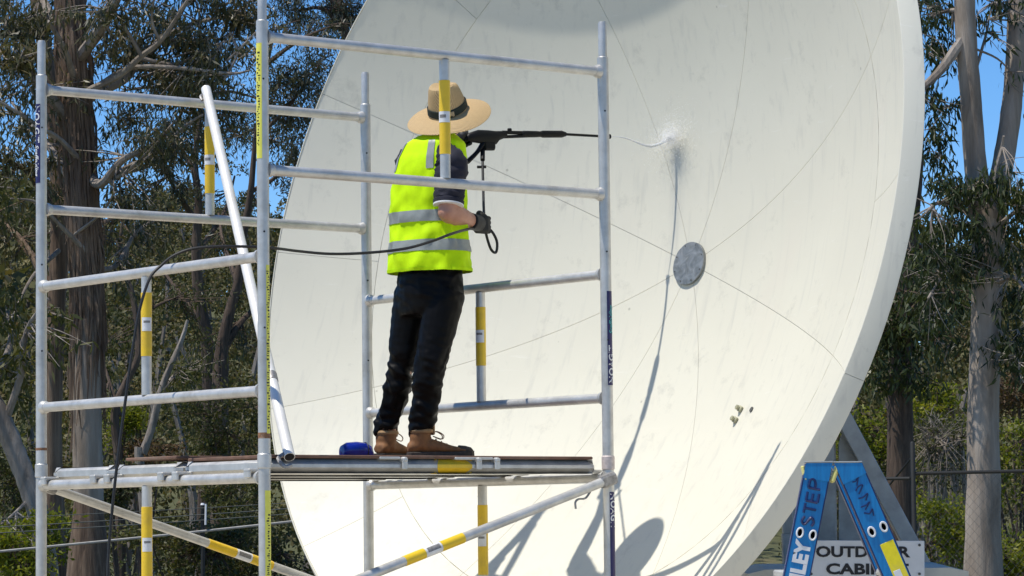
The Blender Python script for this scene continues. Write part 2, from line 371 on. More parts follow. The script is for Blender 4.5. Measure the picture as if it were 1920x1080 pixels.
def wedge(r0, r1, a0, a1, gap, nr, na, th=0.012):
    mb = MB(); top = []; 
    for i in range(nr + 1):
        r = r0 + (r1 - r0) * i / nr; g = gap / 2 / max(r, .08)
        top.append([dp(r, a0 + g + (a1 - a0 - 2 * g) * j / na) for j in range(na + 1)])
    bot = [[p - V(0, 0, th) for p in row] for row in top]
    mb.rings(top, closed=False); o = len(mb.v); n = na + 1
    for row in bot: mb.v += [tuple(p) for p in row]
    for i in range(nr):                      # side walls only: bottom is never seen
        for j in (0, na):
            a = i * n + j; q = (a, a + n, o + a + n, o + a); mb.f.append(q if j == 0 else q[::-1])
    for j in range(na):
        for i in (0, nr):
            a = i * n + j; q = (a, a + 1, o + a + 1, o + a); mb.f.append(q[::-1] if i == 0 else q)
    return mb
GAP = 0.0022; RC = 1.852
for kk in range(8):
    a0 = R_(22.5 + 45 * kk)
    dlink('panel', wedge(0.105, RC - GAP / 2, a0, a0 + R_(45), GAP, 26, 10), M['dish'])
for kk in range(16):
    a0 = R_(22.5 * kk)
    dlink('outer_panel', wedge(RC + GAP / 2, DR - 0.006, a0, a0 + R_(22.5), GAP, 7, 8), M['dish'])
# backing shell in the joints
mb = MB(); mb.rings([[dp(0.05 + (DR - 0.02 - 0.05) * i / 30, 2 * math.pi * j / 96, -0.009) for j in range(96)] for i in range(31)], cap=False)
mb.rings([[dp(0.05 + (DR - 0.02 - 0.05) * i / 20, 2 * math.pi * j / 96, -0.035) for j in range(96)] for i in range(21)], cap=False)
dlink('backing_shell', mb, M['joint'])
# hub cover plate with torn foil ridges
mb = MB(); rr = [[V(0.112 * i / 8 * math.cos(2 * math.pi * j / 40), 0.112 * i / 8 * math.sin(2 * math.pi * j / 40), 0.022 - 0.004 * (i / 8) ** 2 + 0.004 * noise.noise(V(i * .35 * math.cos(2 * math.pi * j / 40), i * .35 * math.sin(2 * math.pi * j / 40), 3))) for j in range(40)] for i in range(1, 9)]
rr.append([V(0.113 * math.cos(2 * math.pi * j / 40), 0.113 * math.sin(2 * math.pi * j / 40), 0.0) for j in range(40)])
mb.rings(rr[::-1], cap=True); hubp = dlink('hub_plate', mb, M['hub'])
for j in range(8):
    t = R_(22.5 + 45 * j); b = MB(); b.tube([V(.1 * math.cos(t), .1 * math.sin(t), .016), V(.1 * math.cos(t), .1 * math.sin(t), .021)], .004, 6); dlink('bolt', b, M['galv_dark'], parent=hubp)
# rim band: eight curved flange pieces
BD, BF = 0.066, 0.059                       # flange runs back BD and flares outward BF
for kk in range(8):
    a0 = R_(22.5 + 45 * kk) + 0.0004; a1 = R_(22.5 + 45 * (kk + 1)) - 0.0004; na = 26; rs = []
    for j in range(na + 1):
        a = a0 + (a1 - a0) * j / na; ca, sa = math.cos(a), math.sin(a)
        prof = [(DR - 0.005, DD - 0.006), (DR - 0.004, DD + 0.001), (DR, DD + 0.002), (DR + 0.003, DD), (DR + BF - .003, DD - BD + .004), (DR + BF, DD - BD), (DR + BF - .004, DD - BD - .006), (DR - 0.03, DD - BD - .006), (DR - 0.03, DD - BD), (DR + BF - .02, DD - BD), (DR - 0.002, DD - 0.010)]
        rs.append([V(r * ca, r * sa, z) for r, z in prof])
    b = MB(); b.rings(rs, cap=True); dlink('rim_flange', b, M['rim'])
# bracket stubs left on the surface + bolt hole
for (r, a, s_) in ((1.127, -48.0, 1.0), (1.165, -50.2, 1.0)):
    p = dp(r, R_(a)); nrm = V(-2 * DD / DR ** 2 * p.x, -2 * DD / DR ** 2 * p.y, 1).normalized()
    X, Y, Z = frame_of(nrm, V(0.35, 1, 0)); b = MB()
    b.box(p + Z * .008, .036, .030, .016, (X, Y, Z), .004); b.tube([p + Z * .012, p + Z * .030 - Y * .004], .009, 8); b.tube([p + Z * .022, p + Z * .031], .013, 6)
    o = dlink('bracket_stub', b, M['stub'])
p = dp(1.213, R_(-44.5)); b = MB(); X, Y, Z = frame_of(V(-2 * DD / DR ** 2 * p.x, -2 * DD / DR ** 2 * p.y, 1)); b.tube([p - Z * .004, p + Z * .006], .014, 10); dlink('bolt', b, M['galv_dark'])
# back structure: radial ribs, ring, hub drum, gimbal box
for kk in range(8):
    a = R_(22.5 + 45 * kk); e = V(-math.sin(a), math.cos(a), 0); b = MB(); rows = []
    for i in range(9):
        r = 0.25 + (DR - 0.10 - 0.25) * i / 8; dpt = 0.30 * (1 - i / 8) + 0.05
        p = dp(r, a, -0.036); rows.append([p + e * .02, p - e * .02, p - e * .02 - V(0, 0, dpt), p + e * .02 - V(0, 0, dpt)])
    b.rings(rows); dlink('back_rib', b, M['galv'])
b = MB(); b.tube([V(0, 0, -.02), V(0, 0, -.10), V(0, 0, -.50), V(0, 0, -.62)], [.38, .42, .42, .30], 24); dlink('hub_drum', b, M['galv'])
b = MB(); b.tube([dp(1.45, 2 * math.pi * j / 48, -0.11) for j in range(49)], .025, 8); dlink('back_ring', b, M['galv'])

# ------------------------------------------------------------------ dish mount (steel A-frame)
mt = thing('dish_mount', V(1.55, 16.55, 0), 'grey galvanised steel A-frame mount holding up the dish from behind', 'mount')
def beam(p0, p1, wd, dp_, mat=None, hint=None, bev=.004):
    p0, p1 = Vector(p0), Vector(p1); X, Y, Z = frame_of(p1 - p0, hint or V(0, -1, 0)); b = MB()
    b.box((p0 + p1) / 2, wd, dp_, (p1 - p0).length, (X, Y, Z), bev); return b
gimbal = DH - DN * 0.80
MT_Y = 16.55
b = MB(); b.box(gimbal + V(0.03, .05, -.02), .46, .42, .40, (DU, DN, DV), .02); b.build('gimbal_box', M['galv'], mt, False)
# pedestal column with plates
pc = at(1524, 950, MT_Y); b = MB(); b.box(V(pc.x, MT_Y + .08, 1.22), .25, .22, 2.44, None, .01); b.build('column', M['galv'], mt, False)
b = MB(); b.box(V(pc.x - .13, MT_Y - .08, 1.15), .035, .06, 2.3, None, .006); b.build('column_flange', M['galv'], mt, False)
pg = at(1603, 950, MT_Y + .02); b = MB()
apex = at(1588, 790, MT_Y); b.add([at(1573, 1120, MT_Y), at(1640, 1120, MT_Y), at(1612, 830, MT_Y), apex, at(1573, 830, MT_Y)] + [q + V(0, .02, 0) for q in (at(1573, 1120, MT_Y), at(1640, 1120, MT_Y), at(1612, 830, MT_Y), apex, at(1573, 830, MT_Y))],
      [(0, 1, 2, 3, 4), (9, 8, 7, 6, 5), (0, 5, 6, 1), (1, 6, 7, 2), (2, 7, 8, 3), (3, 8, 9, 4), (4, 9, 5, 0)]); b.build('gusset_plate', M['galv'], mt, False)
top_r = at(1556, 740, MT_Y - .05); d_r = (at(1705, 1015, MT_Y - .05) - at(1590, 800, MT_Y - .05)).normalized()
foot_r = at(1590, 800, MT_Y - .05) + d_r * ((at(1590, 800, MT_Y - .05).z - 0.02) / -d_r.z)
b = beam(at(1590, 800, MT_Y - .05) - d_r * .45, foot_r, .085, .085); b.build('leg', M['galv'], mt, False)
bk = V(1.5, 17.9, .02); b = beam(gimbal + V(.1, .1, -.2), bk, .085, .085); b.build('leg', M['galv'], mt, False)
b = beam(gimbal + V(-.1, 0, -.2), V(0.45, 17.4, .02), .085, .085); b.build('leg', M['galv'], mt, False)
b = beam(at(1478, 1000, MT_Y - .2), at(1478, 1000, MT_Y - .2) + V(0.02, 0, -1.4), .07, .05); b.build('strut', M['galv'], mt, False)
b = beam(at(1478, 1000, MT_Y - .2), gimbal + V(-.15, -.1, -.1), .06, .05); b.build('strut', M['galv'], mt, False)
b = MB(); b.box(V(1.6, 16.9, .03), 1.9, 2.3, .06, None, .01); b.build('base_plate', M['galv_dark'], mt, False)

# ------------------------------------------------------------------ outdoor cabinet + sign
CY0 = 15.55
cl, cr = at(1402, 1064, CY0), at(1816, 1064, CY0); ctop = cl.z - .012
cab = thing('equipment_cabinet', V((cl.x + cr.x) / 2, CY0 + .35, 0), 'low cream metal cabinet behind the blue stepladder, under the dish rim', 'cabinet')
b = MB(); b.box(V((cl.x + cr.x) / 2, CY0 + .36, (ctop - .06) / 2 + .03), cr.x - cl.x - .06, .62, ctop - .09, None, .008); b.build('body', M['cream'], cab, False)
b = MB(); cx = (cl.x + cr.x) / 2; hw = (cr.x - cl.x) / 2
b.rings([[V(cx - hw, y, z0), V(cx + hw, y, z0), V(cx + hw, y, z1), V(cx + hw - .09, y, z2), V(cx - hw + .09, y, z2), V(cx - hw, y, z1)] for y, z0, z1, z2 in ((CY0, ctop - .055, ctop - .02, ctop), (CY0 + .72, ctop - .055, ctop - .01, ctop + .02))]); b.build('roof', M['cream'], cab, False)
for s_ in (-1, 1):
    b = MB(); b.box(V(cx + s_ * hw / 2, CY0 + .045, ctop / 2), hw - .08, .012, ctop - .25, None, .004); dr_ = b.build('door', M['cream'], cab, False)
    b = MB(); b.box(V(cx + s_ * .06, CY0 + .03, ctop / 2), .02, .03, .10, None, .005); b.build('handle', M['galv_dark'], dr_, False)
b = MB(); b.box(V(cx, CY0 + .36, .03), cr.x - cl.x - .14, .5, .06); b.build('plinth', M['galv_dark'], cab, False)
SY = 15.42
sl, sr = at(1512, 1013, SY), at(1733, 1014, SY); sw = sr.x - sl.x; shh = .262
sign = thing('outdoor_cabinet_sign', V((sl.x + sr.x) / 2, SY, sl.z - shh), 'white rectangular sign reading OUTDOOR CABINET behind the blue stepladder', 'sign')
sX = (sr - sl).normalized(); sX.y = 0; sZ = V(0, -1, 0).cross(sX) * -1; sZ = V(-sX.z, 0, sX.x)
sc_ = (sl + sr) / 2 - sZ * (shh / 2)
b = MB(); b.box(sc_, sw, .006, shh, (sX, V(0, 1, 0), sZ), .002); b.build('board', M['signwhite'], sign, False)
for txt, px0, px1, pyb, in (('OUTDOOR', 1530, 1707, 1043.5), ('CABINET', 1549, 1704, 1076.0)):
    me = text_mesh(txt, 0.09, .0006, 0, .0032)
    xs_ = [v.co.x for v in me.vertices]; x0, x1 = min(xs_), max(xs_); p0, p1 = at(px0, pyb, SY - .006), at(px1, pyb, SY - .006)
    s_ = (p1.x - p0.x) / (x1 - x0)
    ys_ = [v.co.y for v in me.vertices]; sy_ = (21.0 / FPX * SY) / (max(ys_) - min(ys_))
    for v in me.vertices: v.co.x = (v.co.x - x0) * s_; v.co.y = (v.co.y) * sy_
    place_mesh(me, p0, sX, sZ, V(0, -1, 0)); link('lettering', me, M['ink'], sign)
for px in (1521, 1724):
    for py in (1022, 1076):
        p = at(px, py, SY - .004); b = MB(); b.tube([p + V(0, .003, 0), p - V(0, .004, 0)], .007, 8); b.build('screw', M['galv_dark'], sign)
for px in (1556, 1690):
    p = at(px, 1030, SY + .02); b = MB(); b.box(V(p.x, SY + .045, (p.z + 1.0) / 2 + .02), .035, .06, p.z - 1.0, None, .004); b.build('post_bracket', M['galv'], sign, False)

# ------------------------------------------------------------------ scaffold tower
PM, PR, PL, PB = V(-1.033, 12.891, 0), V(.424, 14.017, 0), V(-2.182, 14.378, 0), V(-.726, 15.504, 0)
def zz(z): return V(0, 0, z + CAMZ)
TOP, G1, G0, R1, R0, RP = 2.29, 2.06, 1.50, 1.138, .578, .219
sc0 = (PM + PB) / 2
scaf = thing('scaffold_tower', sc0, 'aluminium tube mobile scaffold tower with yellow sleeves around the worker', 'scaffold')
RT = 0.0245
def tubeo(name, p0, p1, r=RT, mat='alu', parent=None, seg=16):
    b = MB(); b.tube([p0, p0 + (p1 - p0) * .5, p1], r, seg); return b.build(name, M[mat], parent or scaf)
def wrap_text(txt, size, base, axis, facing, r, mat, parent, name='lettering', shear=0, up=True, scale_x=1.0):
    """text running along axis on a tube of radius r; letters' up direction wraps round the tube"""
    me = text_mesh(txt, size, .0005, shear, size * .02)
    A = axis.normalized(); F = (facing - A * facing.dot(A)).normalized(); S = A.cross(F) * -1   # letter-up direction around the tube
    S = F.cross(A)
    hgt = size * .7
    for v in me.vertices:
        u, t, d = v.co.x * scale_x, v.co.y - hgt / 2, v.co.z
        ang = t / r; rr_ = r + .0008 + max(0, d)
        v.co = base + A * u + F * (rr_ * math.cos(ang)) + S * (rr_ * math.sin(ang))
    return link(name, me, M[mat], parent)
def sleeve(name, p0, p1, r, mat, parent, seg=18):
    b = MB(); d = (p1 - p0).normalized()
    b.tube([p0, p0 + d * .001, p1 - d * .001, p1], [r - .002, r, r, r - .002], seg); return b.build(name, M[mat], parent)
def sticker(p0, p1, r, facing, half, mat, parent, name='sticker'):
    A = (p1 - p0).normalized(); F = (facing - A * facing.dot(A)).normalized(); S = F.cross(A); b = MB(); rs = []
    for p in (p0, p1):
        rs.append([p + F * (r * math.cos(t)) + S * (r * math.sin(t)) for t in lerp_list([-half, half], 9)])
    b.rings(rs, closed=False); return b.build(name, M[mat], parent)
tocam = V(0, -1, 0)
posts = {}
for kx, P in (('M', PM), ('R', PR), ('L', PL), ('B', PB)):
    o = tubeo('post', P + zz(RP + .06), P + zz(TOP - .165), RT + .001); posts[kx] = o
    b = MB(); b.tube([P + zz(TOP - .165), P + zz(TOP - .16), P + zz(TOP - .012), P + zz(TOP)], [RT, .0195, .0195, .016], 16); b.build('spigot', M['alu'], o)
    lo = tubeo('post', P + zz(-1.38), P + zz(RP + .056), RT + .001); posts[kx + 'l'] = lo
    b = MB(); b.tube([P + zz(RP + .035), P + zz(RP + .04), P + zz(RP + .095), P + zz(RP + .10)], [RT, .0295, .0295, RT], 18); b.build('collar', M['alu' if kx in 'ML' else 'pinkpaint'], o)
    if kx in 'ML': sleeve('rust_ring', P + zz(RP + .160), P + zz(RP + .174 if kx == 'L' else RP + .186), RT + .0014, 'rust', o)
    for dz in (.62, 1.02, 1.66):                        # pin holes
        q = P + zz(RP + dz); sd_ = V(.25, -.97, 0) * (RT + .001); b = MB(); b.tube([q + sd_ * .9, q + sd_ * 1.03], .0045, 8); b.build('pin_hole', M['ink'], o)
    # castor
    b = MB(); b.tube([P + zz(-1.40), P + zz(-1.36)], .034, 14); b.build('castor_collar', M['alu_dark'], scaf)
    wh = P + V(.03, 0, .085); b = MB(); b.tube([wh + V(-.025, 0, 0), wh + V(-.02, 0, 0), wh + V(.02, 0, 0), wh + V(.025, 0, 0)], [.07, .085, .085, .07], 20); b.build('castor_wheel', M['rubber'], scaf)
    b = MB(); b.box(wh + V(.034, 0, .055), .008, .05, .12, None, .002); b.box(wh + V(-.034, 0, .055), .008, .05, .12, None, .002); b.box(wh + V(0, 0, .118), .08, .06, .01); b.build('castor_fork', M['alu_dark'], scaf, False)
def weld(P, d):
    b = MB(); b.tube([P + d * .022, P + d * .034, P + d * .05], [RT + .0065, RT + .006, RT - .0005], 14); return b
def rung(A, B, z, name='rung', r=.0225):
    d = (B - A).normalized(); o = tubeo(name, A + zz(z) + d * .02, B + zz(z) - d * .02, r)
    for P, dd in ((A, d), (B, -d)): weld(P + zz(z), dd).build('weld', M['alu'], o)
    return o
for A, B in ((PL, PM), (PB, PR)):
    for z in (R1, R0, RP, RP - .56, RP - 1.12): rung(A, B, z)
    mid = (A + B) / 2
    for z0, z1, y0, y1 in ((R0, R1, .19, .47), (RP - .56, RP, .12, .45)):
        s_ = tubeo('strut', mid + zz(z0 + .02), mid + zz(z1 - .02), .0225)
        a, c_ = mid + zz(z0 + y0), mid + zz(z0 + y1)
        hw_ = .022
        sleeve('sleeve', a, c_, .0245, 'yellow', s_)
        sticker((a + c_) / 2 - V(0, 0, .03), (a + c_) / 2 + V(0, 0, .03), .0253, V(.2, -1, 0) if A is PL else V(-.3, -1, 0), 1.0, 'white_st', s_)
        sticker((a + c_) / 2 + V(0, 0, .006), (a + c_) / 2 + V(0, 0, .016), .0257, V(.2, -1, 0) if A is PL else V(-.3, -1, 0), .6, 'greyprint', s_)
for A, B in ((PM, PR), (PL, PB)):
    for z in (G1, G0): rung(A, B, z, 'guard_rail')
    mid = (A + B) / 2 + (B - A).normalized() * (.025 if A is PM else 0)
    s_ = tubeo('strut', mid + zz(G0 + .02), mid + zz(G1 - .02), .0225)
    a, c_ = mid + zz(G0 + .125), mid + zz(G0 + .45); sleeve('sleeve', a, c_, .0245, 'yellow', s_)
    mm = a + (c_ - a) * .5
    sticker(mm - V(0, 0, .024), mm + V(0, 0, .024), .0253, V(-.2, -1, 0), 1.3, 'white_st', s_); sticker(mm - V(0, 0, .004), mm + V(0, 0, .010), .0257, V(-.4, -1, 0), .6, 'greyprint', s_)
# diagonal braces below the deck
for A, B, zA, zB, yel, off in ((PR, PM, RP - .02, -.335, ((.45, .52), (.57, .63)), V(.1, -.13, 0)), (PL, PB, RP - .015, -.34, ((.48, .57), (.62, .69)), V(.1, -.13, 0))):
    d0 = (B - A).normalized(); n_ = V(d0.y, -d0.x, 0); n_ = n_ if n_.y < 0 else -n_
    if A is PL: n_ = -n_ * .2
    p0 = A + zz(zA) + d0 * .07 + n_ * .045; p1 = B + zz(zB) - d0 * .03 + n_ * .045
    br = tubeo('diagonal_brace', p0, p1, .0215)
    for t0, t1 in yel: sleeve('sleeve', p0 + (p1 - p0) * t0, p0 + (p1 - p0) * t1, .0228, 'yellow', br)
    t0, t1 = yel[0][1], yel[1][0]; sleeve('sticker', p0 + (p1 - p0) * t0, p0 + (p1 - p0) * t1, .0226, 'white_st', br)
    t0 += .006; t1 -= .006; sticker(p0 + (p1 - p0) * t0, p0 + (p1 - p0) * t1, .0232, V(0, -1, .3), .5, 'greyprint', br)
    b = MB(); X, Y, Z = frame_of(p1 - p0); b.box(p0 - Z * .03, .05, .055, .09, (X, Y, Z), .01); b.build('brace_claw', M['alu_dark'], br, False)
    b = MB(); b.box(p1 + Z * .03, .05, .055, .09, (X, Y, Z), .01); b.build('brace_claw', M['alu_dark'], br, False)
    if A is PR:
        dn_ = (V(0, 0, -1) - Z * V(0, 0, -1).dot(Z)).normalized(); q = p0 + (p1 - p0) * .045 + dn_ * .02; b = MB(); b.tube([q, q + Z * .03 + V(0, 0, -.02), q + Z * .07 + V(0, 0, -.012), q + Z * .09 + V(0, 0, -.02), q + Z * .088 + V(0, 0, -.05)], .005, 6, sm=3); b.build('latch_wire', M['alu_dark'], br)
# stickers on the posts: navy with white letters, yellow with print
fR = V(.75, -.66, 0)
p0, p1 = PR + zz(.635), PR + zz(1.06); sticker(p0, p1, RT + .0018, fR, .72, 'navy', posts['R'])
wrap_text('NOAGIT', .040, PR + zz(.642), V(0, 0, 1), fR, RT + .002, 'white_st', posts['R'], scale_x=1.12)
wrap_text('Scaffolding', .030, PR + zz(.865), V(0, 0, 1), fR, RT + .002, 'teal', posts['R'], shear=.3)
sticker(PR + zz(-.32), PR + zz(.155), RT + .0018, fR, .72, 'navy', posts['Rl'])
wrap_text('NOAGIT', .042, PR + zz(.150), V(0, 0, -1), fR, RT + .002, 'white_st', posts['Rl'])
fL = V(-.72, -.69, 0)
sticker(PL + zz(1.62), PL + zz(1.99), RT + .0018, fL, .75, 'navy', posts['L'])
wrap_text('NOAGIT', .046, PL + zz(1.985), V(0, 0, -1), fL, RT + .002, 'white_st', posts['L'])
wrap_text('Scaffolding', .034, PL + zz(1.80), V(0, 0, -1), fL, RT + .002, 'white_st', posts['L'], shear=.3)
fM = V(-.60, -.8, 0)
sticker(PM + zz(1.545), PM + zz(2.03), RT + .0018, fM, .62, 'yellow_lime', posts['M'])
fM2 = V(.70, -.72, 0)
sticker(PM + zz(-.36), PM + zz(.165), RT + .0018, fM2, .62, 'yellow_lime', posts['Ml'])
sticker(PM + zz(.40), PM + zz(1.10), RT + .0018, V(.8, -.6, 0), .40, 'yellow_lime', posts['M'])
rng = random.Random(4)
for base, z0, z1, fx, par in ((PM, 1.60, 2.0, fM, posts['M']), (PM, -.34, .07, fM2, posts['Ml']), (PM, .42, 1.08, V(.8, -.6, 0), posts['M'])):   # illegible small print: dashes of ink
    z = z0; b = MB()
    while z < z1:
        h = rng.uniform(.004, .011); hw_ = rng.uniform(.08, .26); c0 = rng.uniform(-.18, .18)
        A = V(0, 0, 1); F = fx.normalized(); S = F.cross(A); r = RT + .0024
        b.rings([[base + zz(q) + F * (r * math.cos(t)) + S * (r * math.sin(t)) for t in lerp_list([c0 - hw_, c0 + hw_], 5)] for q in (z, z + h * .7)], closed=False)
        z += h + rng.uniform(.001, .006)
    b.build('small_print', M['ink'], par)

# ------------------------------------------------------------------ decks (lift-off platforms resting on the rungs)
eL = (PR - PM).normalized(); eW = (PL - PM).normalized(); DZ = RP + .022
LEN = (PR - PM).length; WID = (PL - PM).length
def deck(w0, w1, label, full, lo=0.0):
    o0 = PM + eW * w0; c0 = PM + eL * (LEN / 2) + eW * ((w0 + w1) / 2)
    t = thing('scaffold_deck', c0 + zz(DZ), label, 'platform', 'platform decks on the scaffold')
    for w_ in (w0 + .035, w1 - .035):
        b = MB(); b.box(PM + eL * (LEN / 2) + eW * w_ + zz(DZ + .028), LEN - .062, .056, .062, (eL, eW, V(0, 0, 1)), .024); s_ = b.build('side_beam', M['alu'], t)
        if w_ < .1:
            b = MB(); b.box(PM + eL * 1.01 + eW * (w_ - .0006) + zz(DZ + .028), .235, .0592, .0655, (eL, eW, V(0, 0, 1)), .0252); b.build('sleeve', M['yellow'], s_)
            for l_ in (.735, 1.135, 1.235):
                b = MB(); b.box(PM + eL * l_ + eW * (w_ - .012) + zz(DZ + .056), .028, .07, .022, (eL, eW, V(0, 0, 1)), .006); b.box(PM + eL * l_ + eW * (w_ - .037) + zz(DZ + .038), .028, .012, .05, (eL, eW, V(0, 0, 1)), .004); b.build('clip', M['alu'], s_, False)
                b = MB(); b.box(PM + eL * (l_ - .07) + eW * (w_ - .01) + zz(DZ + .062), .11, .04, .012, (eL, eW, V(0, 0, 1)), .003); b.build('bracket', M['alu'], s_, False)
    for l_ in (.06, LEN - .06):
        b = MB(); b.box(PM + eL * l_ + eW * ((w0 + w1) / 2) + zz(DZ + .028), .05, (w1 - w0) - .08, .05, (eL, eW, V(0, 0, 1)), .012); b.build('end_beam', M['alu'], t)
        for w_ in (w0 + .05, w1 - .05):
            s_ = 1 if l_ > 1 else -1; q = PM + eL * l_ + eW * w_ + zz(DZ)
            b = MB(); b.box(q + eL * (s_ * .045) + V(0, 0, .009), .11, .045, .014, (eL, eW, V(0, 0, 1)), .004); b.box(q + eL * (s_ * .092) + V(0, 0, -.006), .014, .045, .034, (eL, eW, V(0, 0, 1)), .004); b.build('lug', M['alu'], t, False)
    b = MB(); b.box(PM + eL * (LEN / 2) + eW * ((w0 + w1) / 2) + zz(DZ + .067 - lo), LEN - .11 if full else LEN - .3, (w1 - w0) - (.02 if full and not lo else .13), .014, (eL, eW, V(0, 0, 1)), .003); b.build('plywood', M['ply'], t, False)
    b = MB(); b.box(PM + eL * (LEN / 2) + eW * ((w0 + w1) / 2) + zz(DZ + .012), LEN - .3, (w1 - w0) - .15, .02, (eL, eW, V(0, 0, 1)), .004); b.build('under_rail', M['alu'], t, False)
    return t
deck(.03, .70, 'brown plywood scaffold deck nearest the camera with yellow band on its edge', True)
deck(.72, 1.28, 'middle brown plywood scaffold deck under the boots of the worker', True, -.014)
deck(1.30, 1.85, 'rear scaffold deck along the side away from the camera', False, .020)
DECKZ = zz(DZ + .074 + .014).z

# ------------------------------------------------------------------ loose brace tube leaning in the tower
t0 = at(386, 166, 14.86); t1 = at(543, 857, 12.975)
lb = thing('loose_brace', t1, 'loose white tube leaning from the rear guard rail down to the deck corner', 'tube')
dlb = (t1 - t0).normalized(); b = MB(); b.tube([t0, t0 + dlb * .004, t1 - dlb * .06, t1], [.017, .0235, .0235, .0235], 16, cap=True); b.build('tube', M['white_tube'], lb)
X, Y, Z = frame_of(dlb); b = MB(); b.rings([[t1 + Z * .0005 + (X * math.cos(2 * math.pi * j / 16) + Y * math.sin(2 * math.pi * j / 16)) * r for j in range(16)] for r in (.021, .002)], cap=True); b.build('open_end', M['ink'], lb)
q = t0 + (t1 - t0) * .80; sleeve('collar', q, q + dlb * .05, .026, 'alu_dark', lb)
b = MB(); q = t0 + dlb * .05; b.tube([q - X * .02, q - X * .035 + dlb * .02, q - X * .03 + dlb * .05], .007, 6, sm=3); b.build('hook', M['alu_dark'], lb)
b = MB(); q = t1 - dlb * .02; b.tube([q - X * .02, q - X * .05 + dlb * .03, q - X * .03 + dlb * .08, q + dlb * .07], .009, 6, sm=3); b.build('hook', M['alu_dark'], lb)

# ------------------------------------------------------------------ blue stepladder
LY = 9.5
lad = thing('stepladder', at(1563, 870, LY) * 1 + V(.15, .2, -at(1563, 870, LY).z), 'blue fibreglass stepladder with handwritten STEP, lower right corner', 'ladder')
def rail(top, slope, Y0, faceX, near=True):
    """C-channel rail: top centre point, slope dx/dz per metre down; returns (object, axes)"""
    d = V(slope, 0, -1).normalized(); n = V(0, -1, 0); wdir = n.cross(d).normalized()
    if wdir.x < 0: wdir = -wdir
    L = top.z / -d.z; b = MB(); hw_, fl, th = .0365, .034, .005
    prof = [(-hw_, 0), (hw_, 0), (hw_, fl), (hw_ - th, fl), (hw_ - th, th), (-hw_ + th, th), (-hw_ + th, fl), (-hw_, fl)]
    sgn = 1 if near else -1
    b.rings([[top + d * (t if t else -wdir.z * p / d.z) + wdir * p + V(0, sgn * q, 0) for p, q in prof] for t in (0, L)]); return b, d, wdir, L
tl, tr = at(1536, 868, LY), at(1590, 868, LY)
